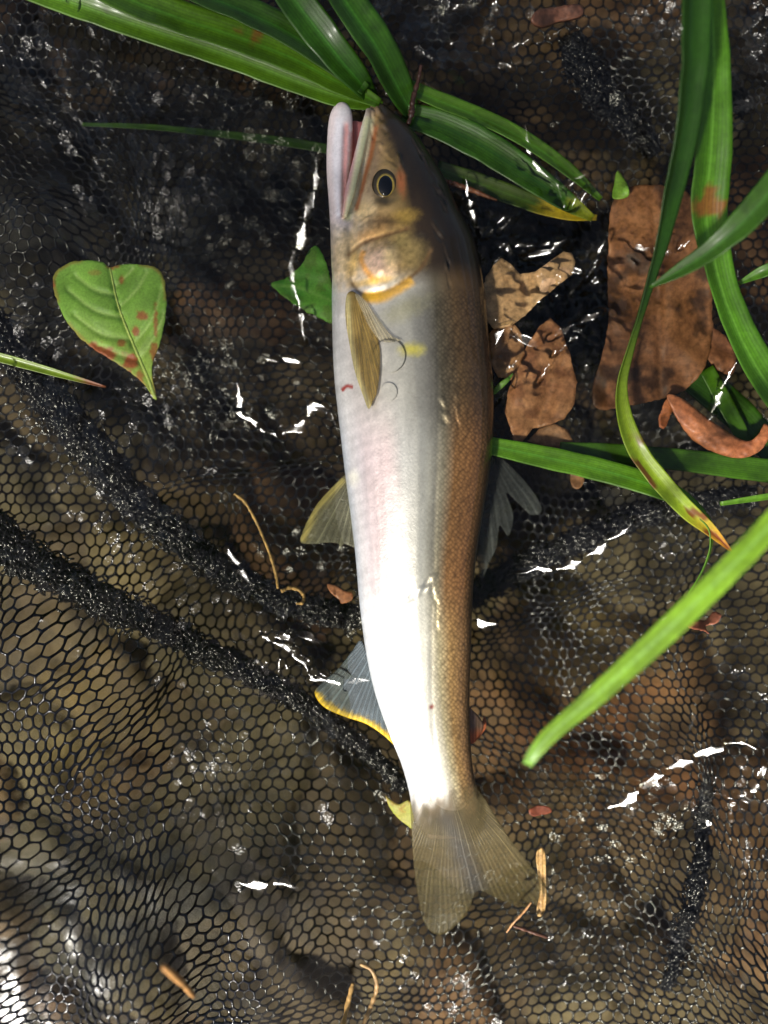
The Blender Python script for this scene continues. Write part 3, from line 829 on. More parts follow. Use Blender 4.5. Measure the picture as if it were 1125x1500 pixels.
def stroke(pts, w, c, a=1.0):
    global col
    d, t, sg = seg_dist(px, py, catmull(pts, 40))
    m = (a * sstep(w * 1.7, w * 0.2, d + 0.8 * vnoise(px / 4, py / 4, 98)) * sstep(0, 0.06, t) * sstep(1, 0.94, t) * topf)[:, None]
    col = col * (1 - m) + srgb(*c) * m
# snout and crown, dark
dab(575, 185, 26, 40, (52, 42, 32), 0.9, -0.4); dab(610, 225, 32, 50, (48, 40, 30), 0.85, -0.5)
dab(545, 160, 10, 12, (120, 104, 92), 0.8)
dab(546, 250, 12, 40, (150, 122, 92), 0.8, 0.25); dab(548, 215, 9, 28, (118, 92, 66), 0.8, 0.2)
# cheeks, gill covers
dab(534, 308, 16, 16, (226, 196, 140), 0.9); dab(590, 318, 22, 12, (188, 152, 70), 0.9, -0.2); dab(560, 325, 26, 12, (140, 104, 62), 0.8)
dab(540, 345, 30, 12, (176, 132, 74), 0.8, -0.35); dab(555, 385, 26, 24, (222, 186, 158), 0.95); dab(572, 378, 12, 18, (226, 196, 140), 0.9)
dab(600, 372, 24, 26, (150, 128, 78), 0.85, 0.4); dab(588, 352, 14, 14, (176, 150, 86), 0.7)
dab(516, 385, 10, 24, (214, 170, 76), 0.9, 0.2); dab(504, 372, 20, 54, (212, 182, 126), 0.75); dab(545, 413, 30, 6, (222, 182, 96), 0.9, -0.15)
stroke([(506, 378), (530, 357), (560, 346), (602, 333)], 3, (120, 86, 50), 0.7)
stroke([(534, 366), (530, 385), (545, 408), (556, 412)], 4, (226, 156, 60), 0.8)
stroke([(512, 408), (530, 430), (560, 429), (590, 414), (618, 390), (634, 360)], 3, (104, 78, 46), 0.75)
stroke([(528, 432), (552, 438), (580, 426), (606, 408)], 7, (236, 178, 60), 0.85)
dab(548, 434, 22, 8, (242, 184, 48), 0.95, -0.2)
dab(604, 512, 18, 10, (222, 208, 92), 0.95); dab(590, 455, 40, 16, (176, 168, 120), 0.5, -0.4)
# eye socket
dab(568, 271, 26, 30, (92, 78, 46), 0.75); dab(588, 268, 7, 20, (176, 104, 58), 0.95, -0.1); dab(560, 296, 14, 8, (58, 50, 34), 0.8)
# jaws and mouth
jm = (sstep(520, 514, px) * sstep(345, 315, py) * (px < 524))[:, None]
col = col * (1 - jm) + srgb(222, 208, 206) * jm
stroke([(498, 168), (493, 220), (495, 270), (499, 322)], 6, (236, 232, 234), 0.9)
stroke([(508, 176), (506, 230), (505, 285), (504, 325)], 4.0, (206, 140, 134), 0.85)
stroke([(517, 190), (516, 240), (510, 290)], 5, (186, 136, 138), 0.9)
stroke([(541, 168), (533, 210), (523, 255), (513, 300), (507, 328)], 6.5, (206, 204, 156), 0.95)
stroke([(552, 180), (544, 222), (533, 264), (520, 312)], 3.2, (156, 96, 56), 0.9)
dab(503, 165, 10, 10, (226, 222, 222), 0.8)
mouth = (inside(px, py, [(509, 172), (536, 172), (524, 245), (511, 312), (503, 325), (504, 300)]) & (co[:, 2] < 0.0016))
col[mouth] = srgb(168, 108, 106) * (1 + 0.2 * vnoise(px[mouth] / 9, py[mouth] / 30, 93))[:, None]
# belly white spot at pelvic fin, red nick
dab(518, 700, 9, 12, (240, 236, 220), 0.8)
stroke([(500, 573), (508, 566), (518, 567)], 2.6, (150, 40, 30), 0.95)
dab(632, 1036, 4, 4, (128, 30, 26), 0.95)
# tail root, brown band
tail_m = (0.95 * sstep(1140, 1206, py + 0.22 * (px - 650) + 14 * vnoise(px / 6, py / 14, 99)))[:, None]
col = col * (1 - tail_m) + srgb(112, 92, 64) * tail_m
col *= (1 + 0.10 * fbm(px / 14, py / 26, 97, 3))[:, None]
hm = (sstep(440, 400, py) * sstep(290, 320, py) * sstep(0.7, 0.5, tt))[:, None]
col *= 1 + hm * 0.28 * fbm(px / 5, py / 5, 197, 3)[:, None]
bm = (sstep(450, 520, py) * sstep(0.5, 0.3, tt))[:, None]
col *= 1 + bm * 0.06 * np.sin((py + 0.5 * px) / 3.2 + 2 * vnoise(px / 30, py / 30, 199))[:, None]
scl = np.zeros((n, 4)); scl[:, 3] = 1
bodym = sstep(415, 450, py + 12 * (tt - 0.4)) * sstep(1215, 1170, py)
scl[:, 0] = bodym * (0.10 + 0.95 * sstep(0.55, 0.78, tt)); scl[:, 2] = np.maximum(bodym * sstep(0.98, 0.6, tt) * sstep(-0.02, 0.2, tt), 0.5 * sstep(0.62, 0.4, tt) * sstep(300, 330, py))
fish = empty('fish', (co[:, 0].mean(), co[:, 1].mean(), co[:, 2].min()))
def under(o, root):
    o.parent = root
    o.matrix_parent_inverse = Matrix.Translation(-root.location)
    return o
tag(fish, 'silvery fish with dark back, golden gill cover and open white jaw, lying on its side', 'fish')
body = under(mesh_obj('body', co, fq, M_fish, col=np.clip(col, 0.002, 0.95)), fish)
a = body.data.color_attributes.new('Scale', 'FLOAT_COLOR', 'POINT'); a.data.foreach_set('color', scl.astype(np.float32).ravel())
# height of the finished skin under a photo pixel
_gz = {}
for q in np.where(topf > 0.3)[0]:
    k = (int(px[q] // 4), int(py[q] // 4)); _gz[k] = max(_gz.get(k, -1), co[q, 2])
def skin_z(x, y, default=0.0):
    return _gz.get((int(x // 4), int(y // 4)), default)

# eye
ez = skin_z(566, 272)
eye = empty('eye', P(566, 272, ez)); eye.parent = fish; eye.matrix_parent_inverse = Matrix.Translation(-fish.location)
def dome(name, cx, cy, rx, ry, z0, h, mat, parent, colf=None, inner=0.0):
    n1, n2 = 14, 36
    V, Cc = [], []
    for i in range(n1 + 1):
        r = inner + (1 - inner) * i / n1
        for k in range(n2):
            t = 2 * math.pi * k / n2
            z = z0 + h * math.sqrt(max(0, 1 - r * r * 0.98)) - h * 0.1
            V.append(P(cx + rx * r * math.cos(t), cy + ry * r * math.sin(t), z)); Cc.append(colf(r, t) if colf else (1, 1, 1))
    F = []
    for i in range(n1):
        for k in range(n2):
            F.append((i * n2 + k, (i + 1) * n2 + k, (i + 1) * n2 + (k + 1) % n2, i * n2 + (k + 1) % n2))
    if inner == 0:
        pass
    o = mesh_obj(name, np.array(V), np.array(F), mat, col=np.array(Cc))
    o.parent = parent; o.matrix_parent_inverse = Matrix.Translation(-(parent.matrix_basis.translation))
    return o
M_iris = mat_attr('iris', rough=0.3, coat=0.4, coat_rough=0.05, noise_scale=3500, noise_amt=0.5, bump=0.15, metallic=0.3)
def iris_col(r, t):
    g_ = float(sstep(0.68, 0.60, r)); c = srgb(64, 52, 30) * (1 - g_) + srgb(220, 186, 84) * g_
    c = c * (1 - 0.85 * float(sstep(0.85, 1, r)))
    return c
ir = dome('iris', 565, 271, 20, 25, ez - 0.0006, 0.0016, M_iris, eye, iris_col)
pu = dome('pupil', 564.5, 272, 10.5, 15, ez + 0.0007, 0.0006, mat_plain('pupil_black', (0.003, 0.003, 0.003), 0.12, 0.2), eye)

# flat sheets cut to an outline: fins and leaves
def sheet(name, poly, zf, mat, colf, thick=0.00025, step=4.0, rag=0.0, seed=0, parent=None, smooth_outline=True, ray=None):
    poly = np.asarray(poly, float)
    if smooth_outline:
        per = np.hypot(*(np.roll(poly, -1, 0) - poly).T).sum()
        poly = catmull(poly, max(12, int(per / (step * 0.9))), True)
    else:
        dn = []
        for a_q, b_q in zip(poly, np.roll(poly, -1, 0)):
            m_ = max(1, int(np.hypot(*(b_q - a_q)) / (step * 0.9)))
            dn += [a_q + (b_q - a_q) * i_ / m_ for i_ in range(m_)]
        poly = np.array(dn)
    if rag:
        k = np.arange(len(poly))
        cen = poly.mean(0)
        dv = (poly - cen) / (np.linalg.norm(poly - cen, axis=1)[:, None] + 1e-9)
        poly = poly + dv * (rag * (0.6 * vnoise(poly[:, 0] / 9, poly[:, 1] / 9, 300 + seed) + 0.4 * np.random.default_rng(seed).uniform(-1, 1, len(poly))))[:, None]
    lo, hi = poly.min(0), poly.max(0)
    xs = np.arange(lo[0], hi[0], step); ys = np.arange(lo[1], hi[1], step * 0.87)
    g = np.array([(x + (step / 2 if j % 2 else 0), y) for j, y in enumerate(ys) for x in xs])
    if len(g):
        ins = inside(g[:, 0], g[:, 1], poly)
        d, _, _ = seg_dist(g[:, 0], g[:, 1], np.vstack([poly, poly[:1]]))
        g = g[ins & (d > step * 0.55)]
    pts = np.vstack([poly, g]) if len(g) else poly
    nb = len(poly)
    res = delaunay_2d_cdt([Vector(p) for p in pts], [(i, (i + 1) % nb) for i in range(nb)], [], 1, 1e-6)
    v2 = np.array([tuple(v) for v in res[0]]); tri = np.array([f for f in res[2] if len(f) == 3])
    X, Y = v2[:, 0], v2[:, 1]
    Z = np.broadcast_to(np.asarray(zf(X, Y), float), X.shape)
    k = (H - Z) / H
    top = np.stack([(X - CX) * S * k, (CY - Y) * S * k, Z], 1)
    bot = top - np.array([0, 0, thick])
    # orient upward
    a, b, c = top[tri[:, 0]], top[tri[:, 1]], top[tri[:, 2]]
    flip = np.cross(b - a, c - a)[:, 2] < 0
    tri[flip] = tri[flip][:, ::-1]
    ec = {}
    for t in tri:
        for q in range(3):
            e_ = (t[q], t[(q + 1) % 3]); ec[e_] = True
    rim = [(i, j) for (i, j) in ec if (j, i) not in ec]
    m = len(top)
    side = np.array([(j, i, i + m, j + m) for i, j in rim])
    C = np.asarray(colf(X, Y), float)
    if C.ndim == 1: C = np.broadcast_to(C, (len(X), len(C)))
    o = mesh_obj(name, np.vstack([top, bot]), [np.vstack([tri, tri[:, ::-1] + m]), side], mat, col=np.vstack([C, C]), uv=(None if ray is None else np.tile(np.stack([ray(X, Y), Y / 100], 1), (2, 1))))
    if parent is not None: under(o, parent)
    return o

def rays(cx, cy, n, lo, hi):
    """ray coordinate round (cx, cy): a whole number on each fin ray"""
    def f(X, Y):
        a = np.arctan2(Y - cy, X - cx)
        return (a - lo) / (hi - lo) * n + 0.15 * np.sin(Y / 19) + 0.2 * vnoise(X / 40, Y / 40, 77)
    return f
def fin_col(c, alpha, extra=None):
    def f(X, Y):
        C = np.empty((len(X), 4)); C[:, :3] = srgb(*c); C[:, 3] = alpha
        C[:, :3] *= (1 + 0.2 * fbm(X / 30, Y / 30, 79, 2))[:, None]
        return extra(X, Y, C) if extra else C
    return f
# tail
rt = rays(652, 1130, 30, math.radians(40), math.radians(105))
def tail_extra(X, Y, C):
    fade = sstep(1128, 1222, Y + 0.2 * (X - 650) + 16 * vnoise(X / 5, Y / 22, 78))[:, None]
    C[:, 3:] = (C[:, 3:] + 0.25 * sstep(1290, 1200, Y)[:, None]) * fade - 0.28 * (1 - fade)
    rootm = 0 * fade
    C[:, :3] = C[:, :3] * (1 - rootm) + srgb(112, 92, 64) * rootm
    mid_ = np.exp(-(seg_dist(X, Y, [(655, 1200), (698, 1300)])[0] / 16) ** 2)[:, None]
    C[:, :3] = C[:, :3] * (1 - 0.5 * mid_) + srgb(84, 90, 100) * 0.5 * mid_
    return C
def tail_z(X, Y):
    c = np.interp(Y, [1120, 1150, 1170, 1190, 1212, 1235, 1270, 1340], np.array([6.2, 4.9, 3.9, 2.6, 1.3, 0.2, -1.6, -4.2])) * 0.001
    u = np.clip((X - (belly(Y) + back(Y)) / 2) / ((back(Y) - belly(Y)) / 2 + 6), -1, 1)
    return np.where(c > 0, c * np.sqrt(1 - 0.85 * u * u), c) + 0.0007 * np.sin(X / 26) * sstep(1210, 1280, Y)
sheet('tail_fin', [(601, 1178), (599, 1150), (612, 1128), (645, 1118), (680, 1116), (692, 1130), (700, 1156), (713, 1175), (748, 1230), (783, 1275), (801, 1302), (798, 1328), (763, 1328), (728, 1316), (700, 1305), (688, 1330), (672, 1352), (645, 1370), (622, 1353), (610, 1300), (604, 1240)],
      lambda X, Y: tail_z(X, Y), M_fin,
      fin_col((112, 100, 68), 0.33, tail_extra), 0.0003, 3.2, parent=fish, ray=rt)
# pectoral fin, folded along the flank
rp = rays(512, 400, 15, math.radians(60), math.radians(104))
pz = lambda X, Y: np.array([skin_z(x, y, 0.0) for x, y in zip(np.maximum(X, 500), Y)]) * 0.6 + 0.0042 + 0.0015 * sstep(430, 590, Y)
def pect_extra(X, Y, C):
    m = np.exp(-(seg_dist(X, Y, [(508, 436), (513, 505), (524, 555), (540, 596)])[0] / 5) ** 2)[:, None]
    C[:, :3] = C[:, :3] * (1 - m) + srgb(206, 192, 134) * m; C[:, 3:] += 0.25 * m
    e_ = sstep(470, 440, Y)[:, None]; C[:, 3:] += 0.3 * e_
    C[:, :3] *= (1 + 0.35 * vnoise(X / 5, Y / 34, 74))[:, None]
    return C
sheet('pectoral_fin', [(508, 432), (520, 428), (534, 446), (548, 475), (556, 510), (556, 545), (552, 575), (547, 586), (540, 599), (532, 580), (520, 545), (512, 505), (506, 465)], pz, M_fin,
      fin_col((160, 134, 74), 0.55, pect_extra), 0.0003, 2.6, parent=fish, ray=rp)
sheet('pectoral_fin', [(520, 430), (535, 440), (556, 470), (575, 492), (588, 498), (560, 500), (542, 480), (530, 455)], lambda X, Y: pz(X, Y) + 0.0006, M_fin,
      fin_col((206, 194, 160), 0.3), 0.00025, 2.6, parent=fish, ray=rp)
# pelvic fin
rv = rays(524, 682, 15, math.radians(92), math.radians(168))
def pelvic_extra(X, Y, C):
    m = (np.exp(-(seg_dist(X, Y, [(500, 705), (462, 745), (444, 790)])[0] / 7) ** 2))[:, None]
    C[:, :3] = C[:, :3] * (1 - 0.6 * m) + srgb(206, 186, 84) * 0.6 * m; C[:, 3:] = np.maximum(C[:, 3:], 0.85 * m)
    return C
sheet('pelvic_fin', [(522, 690), (508, 694), (490, 710), (465, 738), (448, 768), (440, 793), (455, 797), (480, 795), (496, 797), (498, 806), (504, 797), (524, 798), (526, 740)],
      lambda X, Y: -0.0016 - 0.002 * sstep(520, 440, X), M_fin, fin_col((150, 148, 122), 0.35, pelvic_extra), 0.0003, 2.8, parent=fish, ray=rv)
# dorsal fin, two sunk lobes
rd = rays(708, 640, 13, math.radians(30), math.radians(95))
sheet('dorsal_fin', [(712, 668), (730, 668), (750, 685), (775, 712), (790, 735), (793, 750), (778, 754), (760, 738), (742, 722), (752, 755), (745, 785), (732, 770), (728, 800), (718, 822), (708, 845), (702, 842), (700, 790), (704, 730)],
      lambda X, Y: -0.0045 - 0.003 * sstep(700, 790, X), M_fin, fin_col((100, 104, 104), 0.30), 0.0003, 2.8, parent=fish, ray=rd)
# anal fin with its yellow hem
ra_ = rays(575, 900, 26, math.radians(75), math.radians(150))
HEM = [(462, 1018), (475, 1034), (505, 1048), (535, 1058), (560, 1074), (584, 1096)]
def anal_extra(X, Y, C):
    d = seg_dist(X, Y, HEM)[0]
    m = sstep(11 + 4 * vnoise(X / 4, Y / 4, 78), 2, d)[:, None]
    C[:, :3] = C[:, :3] * (1 - m) + srgb(226, 190, 40) * m; C[:, 3:] = np.maximum(C[:, 3:], 0.95 * m)
    return C
sheet('anal_fin', [(530, 940), (515, 955), (495, 980), (470, 1002), (461, 1016), (475, 1036), (505, 1050), (535, 1060), (560, 1076), (586, 1098), (575, 1070), (558, 1030), (545, 990)],
      lambda X, Y: -0.0010 - 0.0026 * sstep(560, 460, X), M_fin, fin_col((112, 124, 130), 0.5, anal_extra), 0.0003, 2.6, parent=fish, ray=ra_)
# adipose fin
sheet('adipose_fin', [(686, 1040), (696, 1044), (706, 1056), (708, 1068), (700, 1080), (692, 1090), (686, 1080)], lambda X, Y: -0.001 - 0.002 * sstep(688, 708, X), M_fin,
      lambda X, Y: np.hstack([srgb(120, 96, 84) * (1 - sstep(1062, 1080, Y))[:, None] + srgb(176, 96, 60) * sstep(1062, 1080, Y)[:, None], np.full((len(X), 1), 0.75)]), 0.0005, 3, parent=fish, ray=lambda X, Y: X / 5)

# ================================================================== BLADES OF SEDGE
def blade(name, ctrl, label, colf, mat=None, fold=0.18, roll=None, group=None, thick=0.00028, n=None, wob=1.0, seed=0):
    """ctrl rows: px, py, z mm, full width px. Ribbon with a keel, thickness and ribbed section."""
    c = np.asarray(ctrl, float)
    L = np.hypot(*(c[1:, :2] - c[:-1, :2]).T).sum()
    n = n or max(20, int(L / 7))
    q = catmull(c, n)
    z = q[:, 2] * 0.001
    k = (H - z) / H
    C = np.stack([(q[:, 0] - CX) * S * k, (CY - q[:, 1]) * S * k, z], 1)
    T = np.gradient(C, axis=0); T /= np.linalg.norm(T, axis=1)[:, None]
    Sd = np.cross(T, (0, 0, 1.0)); Sd /= np.linalg.norm(Sd, axis=1)[:, None]
    Up = np.cross(Sd, T)
    t = np.linspace(0, 1, n)
    rl = np.radians(np.interp(t, np.linspace(0, 1, len(roll)), roll)) if roll is not None else np.zeros(n)
    S2 = Sd * np.cos(rl)[:, None] + Up * np.sin(rl)[:, None]; U2 = -Sd * np.sin(rl)[:, None] + Up * np.cos(rl)[:, None]
    wv = np.maximum(q[:, 3], 0.6) / 2 * S * k
    m = 13
    s = np.linspace(-1, 1, m)
    prof = fold * (np.abs(s) ** 1.3)
    edgew = 1 + 0.03 * wob * vnoise(t * L / 26, np.zeros(n), 400 + seed)
    top = C[:, None] + S2[:, None] * (wv * edgew)[:, None, None] * s[None, :, None] + U2[:, None] * (wv[:, None] * (prof[None] + 0.012 * np.cos(s * 9)[None] + 0.05 * wob * vnoise(t * L / 40, np.zeros(n), 410 + seed)[:, None]))[:, :, None]
    bot = top - U2[:, None] * thick
    V = np.vstack([top.reshape(-1, 3), bot.reshape(-1, 3)])
    i = (np.arange(n - 1)[:, None] * m + np.arange(m - 1)[None]).ravel()
    F1 = np.stack([i, i + 1, i + m + 1, i + m], 1); o = n * m
    F2 = F1[:, ::-1] + o
    e0 = np.arange(n - 1) * m; e1 = e0 + m - 1
    F3 = np.vstack([np.stack([e0, e0 + m, e0 + m + o, e0 + o], 1), np.stack([e1 + m, e1, e1 + o, e1 + m + o], 1)])
    jj = np.arange(m - 1)
    F4 = np.vstack([np.stack([jj + 1, jj, jj + o, jj + 1 + o], 1), np.stack([(n - 1) * m + jj, (n - 1) * m + jj + 1, (n - 1) * m + jj + 1 + o, (n - 1) * m + jj + o], 1)])
    tt_, ss_ = np.meshgrid(t, s, indexing='ij')
    col = colf(tt_.ravel(), ss_.ravel(), np.repeat(q[:, 0], m), np.repeat(q[:, 1], m))
    uvs = np.stack([(ss_.ravel() + 1) / 2, tt_.ravel()], 1)
    ob = mesh_obj(name, V, [F1, F2, F3, F4], mat or M_blade, col=np.vstack([col, col]), uv=np.vstack([uvs, uvs]))
    tag(ob, label, 'leaf blade', group)
    return ob
def green(base, rib=None, tip=None, tip_from=0.85, spots=(), spec=None, seed=0, var=0.25):
    base = srgb(*base) * np.array([1.30, 0.86, 0.50])
    def f(t, s, x, y):
        c = np.broadcast_to(base, (len(t), 3)) * (1 + var * fbm(t * 14, s * 1.2, 500 + seed, 3))[:, None]
        if rib is not None:
            m = np.exp(-(s / 0.10) ** 2)[:, None] * 0.6
            c = c * (1 - m) + srgb(*rib) * m
        if tip is not None:
            m = sstep(tip_from, min(1.0, tip_from + 0.15), t + 0.05 * vnoise(t * 30, s * 3, 510 + seed))[:, None]
            c = c * (1 - m) + srgb(*tip) * m
        for (x0, y0, r, cc_) in spots:
            dd = np.hypot(x - x0 + s * 0, y - y0) / r + 0.45 * vnoise(t * 60, s * 3, 520 + seed) + np.abs(s + 0.2) * 0.75
            m = sstep(1.1, 0.6, dd)[:, None] * 0.9
            c = c * (1 - m) + srgb(*cc_) * m
        return c
    return f
BROWN = (120, 66, 30)
GT = 'long green blades draped over the fish head'
blade('sedge_blade', [(20, -25, 6, 34), (110, 6, 6, 38), (220, 44, 5, 38), (330, 80, 4, 38), (430, 118, 3, 36), (505, 144, 2, 30), (560, 155, 1, 12)], 'long light-edged green blade, lowest of the sheaf reaching the fish mouth', green((72, 130, 34), (110, 160, 60), spots=[(160, 8, 14, (40, 30, 16))], seed=1), fold=0.3, roll=[-14, -10, -6])
blade('sedge_blade', [(130, -28, 8, 48), (220, 12, 7, 52), (320, 46, 6, 52), (420, 82, 5, 48), (500, 124, 3, 36), (556, 152, 2, 16)], 'broad spotted green blade, middle one of the sheaf above the fish mouth', green((66, 122, 30), (86, 146, 44), spots=[(372, 72, 13, BROWN), (345, 60, 6, BROWN)], seed=2), fold=0.25, roll=[8, 8, 4])
blade('sedge_blade', [(230, -36, 9, 40), (310, -2, 9, 44), (395, 34, 8, 46), (470, 80, 6, 40), (535, 132, 4, 20)], 'dark green blade on the upper side of the sheaf above the fish mouth', green((44, 94, 26), (60, 116, 34), seed=3), fold=0.3, roll=[16, 12, 8])
blade('sedge_blade', [(405, -35, 14, 44), (450, 25, 13, 50), (494, 82, 10, 46), (526, 120, 5, 36), (548, 150, -2, 18)], 'dark green blade crossing down onto the sheaf at the fish snout', green((40, 92, 24), (66, 128, 36), seed=4), fold=0.35, roll=[-12, -8, 0])
blade('sedge_blade', [(480, -35, 16, 50), (525, 30, 15, 56), (560, 84, 10, 54), (582, 128, 3, 46), (606, 172, -4, 24)], 'broad dark green blade ending on the crown of the fish', green((44, 98, 26), (76, 138, 42), seed=5), fold=0.35, roll=[16, 14, 8])
blade('sedge_blade', [(560, 112, -1, 22), (638, 146, -1, 26), (713, 176, -2, 26), (773, 208, -2, 24), (833, 250, -3, 20), (880, 292, -4, 8)], 'slim light green blade, upper one trailing from the fish head', green((66, 124, 34), (90, 146, 50), seed=6), fold=0.3, roll=[10, 8, 4])
blade('sedge_blade', [(590, 168, -2, 34), (650, 186, -2, 44), (720, 222, -2.5, 46), (780, 262, -3, 40), (830, 296, -4, 28), (868, 320, -5, 10)], 'broad glossy green blade, middle one trailing from the fish head', green((52, 112, 30), (38, 90, 24), tip=(150, 160, 40), tip_from=0.82, seed=7), fold=0.28, roll=[-6, -4, -2])
blade('sedge_blade', [(640, 246, -5, 22), (700, 268, -5, 28), (770, 294, -5, 28), (830, 312, -5.5, 22), (874, 319, -6, 8)], 'yellow-tipped green blade, lowest trailing from the fish head', green((58, 96, 28), (84, 120, 40), tip=(196, 172, 40), tip_from=0.6, seed=8), fold=0.25)
blade('sedge_blade', [(1016, -30, 46, 56), (1010, 110, 42, 52), (995, 215, 36, 46), (968, 335, 28, 40), (941, 440, 20, 26), (922, 505, 14, 20), (909, 560, 9, 20), (911, 605, 7, 25), (928, 652, 6, 28), (958, 695, 5, 28), (1003, 744, 4, 26), (1040, 776, 3, 18), (1072, 808, 2, 3)],
      'long dark blade twisting into a yellow-brown spotted tip',
      lambda t, s, x, y: (lambda m1, m2, sp, c0: (((c0 * (1 - m1) + srgb(150, 176, 40) * m1) * (1 - m2) + srgb(196, 140, 36) * m2) * (1 - sp) + srgb(116, 54, 26) * sp))(
          sstep(430, 640, y)[:, None], sstep(735, 800, y)[:, None],
          (0.9 * sstep(0.36, 0.55, vnoise(t * 55, s * 1.5, 531)) * sstep(630, 660, y) + 0.8 * sstep(785, 808, y))[:, None].clip(0, 1), np.broadcast_to(srgb(34, 80, 22), (len(t), 3)) * np.array([1.3, 0.9, 0.5]) * (1 + 0.25 * fbm(t * 12, s, 533, 3))[:, None]),
      fold=0.45, roll=[20, 24, 30, 36, 50, 58, 30, 0, -10, -14])
blade('sedge_blade', [(1042, -30, 30, 30), (1046, 110, 28, 44), (1040, 230, 24, 56), (1034, 320, 20, 56), (1048, 390, 16, 48), (1068, 455, 12, 46), (1100, 525, 8, 50), (1150, 600, 4, 50)],
      'broad bright green blade with a rust-brown blotch', green((70, 140, 34), (124, 182, 66), spots=[(1034, 300, 26, (150, 92, 40))], seed=10), fold=0.4, roll=[8, 8, 10, 6])
blade('sedge_blade', [(1150, 255, 44, 46), (1092, 322, 40, 40), (1042, 366, 36, 30), (1000, 394, 33, 22), (952, 421, 30, 4)], 'short dark green blade pointing across the bright blotched blade', green((50, 104, 28), (74, 130, 42), seed=11), fold=0.3, roll=[-14, -10])
blade('sedge_blade', [(1160, 385, 14, 18), (1120, 397, 12, 18), (1082, 415, 8, 5)], 'thin green leaf tip lying on net beside blotched blade', green((64, 128, 34), seed=12), fold=0.3)
blade('sedge_blade', [(714, 652, -1.5, 26), (790, 668, -1.5, 32), (870, 686, -1, 34), (940, 706, 0, 34), (995, 728, 1, 34), (1035, 762, 2, 26), (1042, 795, 2, 16), (1030, 835, 1, 9), (1008, 872, 0, 3)], 'flat bright green blade bending down at its thin tip beside fish back', green((76, 142, 36), (96, 160, 50), seed=13), fold=0.08, roll=[0, 0, 0, 10, 40, 60, 60])
blade('sedge_blade', [(820, 656, -4, 18), (900, 664, -4, 28), (1000, 674, -3.5, 32), (1080, 684, -3, 34), (1160, 694, -3, 34)], 'flat darker green blade lying under the bent bright one', green((58, 116, 32), seed=14), fold=0.06)
blade('sedge_blade', [(1160, 735, 70, 34), (1075, 826, 68, 35), (975, 925, 65, 34), (880, 1012, 62, 30), (812, 1070, 60, 24), (785, 1100, 59, 20), (772, 1120, 58, 14)], 'pale bright green blade reaching over the net with a torn end', green((120, 190, 66), (160, 214, 110), seed=15, tip=(150, 200, 90), tip_from=0.93), fold=0.22, roll=[-10, -8, -4])
blade('sedge_blade', [(-25, 517, 7, 15), (45, 536, 6, 13), (105, 553, 5, 9), (155, 567, 4, 3)], 'thin green stem-like blade with brown tip beside the heart-shaped leaf', green((110, 160, 50), tip=(140, 84, 50), tip_from=0.72, seed=16), fold=0.4)
blade('sedge_blade', [(1000, 545, -8, 40), (1050, 580, -9, 50), (1100, 625, -9, 46), (1150, 680, -9, 40)], 'sunken green blade behind the curled brown sheath', green((44, 96, 30), seed=17), fold=0.1)
blade('sedge_blade', [(1035, 540, -6, 22), (1062, 590, -6, 24), (1088, 640, -6, 20), (1100, 672, -6, 10)], 'narrow sunken green blade crossing the curled brown sheath', green((64, 126, 36), seed=18), fold=0.1)
blade('sedge_blade', [(120, 182, -14, 5), (220, 186, -15, 8), (320, 196, -17, 10), (420, 208, -18, 13), (500, 222, -18, 14)], 'thin dark blade lying beneath the net near the fish jaw', green((48, 96, 30), seed=19), fold=0.1)
blade('sedge_blade', [(1055, 738, 1, 6), (1100, 731, 2, 9), (1160, 722, 3, 10)], 'tiny green leaf tip on the net below the flat blades', green((76, 140, 40), seed=20), fold=0.2)

# ================================================================== LEAVES AND LITTER
HEART = [(77, 412), (84, 396), (104, 384), (130, 381), (150, 384), (161, 392), (176, 388), (205, 387), (226, 391), (238, 402), (243, 430), (242, 468), (232, 508), (222, 540), (229, 583), (223, 580), (210, 562), (190, 545), (160, 526), (130, 506), (104, 480), (87, 450)]
MID = [(161, 392), (174, 450), (200, 515), (218, 556), (227, 583)]
VEINS = [[(170, 432), (140, 425), (112, 405)], [(180, 465), (140, 455), (100, 425)], [(192, 496), (150, 490), (110, 462)], [(206, 530), (175, 520), (140, 505)], [(175, 450), (200, 425), (215, 400)], [(195, 505), (222, 470), (236, 425)], [(168, 420), (185, 404), (195, 394)], [(206, 525), (228, 490), (240, 460)]]
hz0 = float(net_z(np.array([160.0]), np.array([470.0]))[0])
def heart_z(X, Y):
    z = 0.0075 + 0.0022 * sstep(120, 240, X) + 0.0012 * vnoise(X / 50, Y / 50, 601)
    d = seg_dist(X, Y, MID)[0]; z = z + 0.0010 * np.minimum(d, 45) / 45 - 0.0004 * np.exp(-(d / 4) ** 2)
    for v in VEINS:
        z = z - 0.0006 * np.exp(-(seg_dist(X, Y, catmull(v, 12))[0] / 4.5) ** 2)
    return z
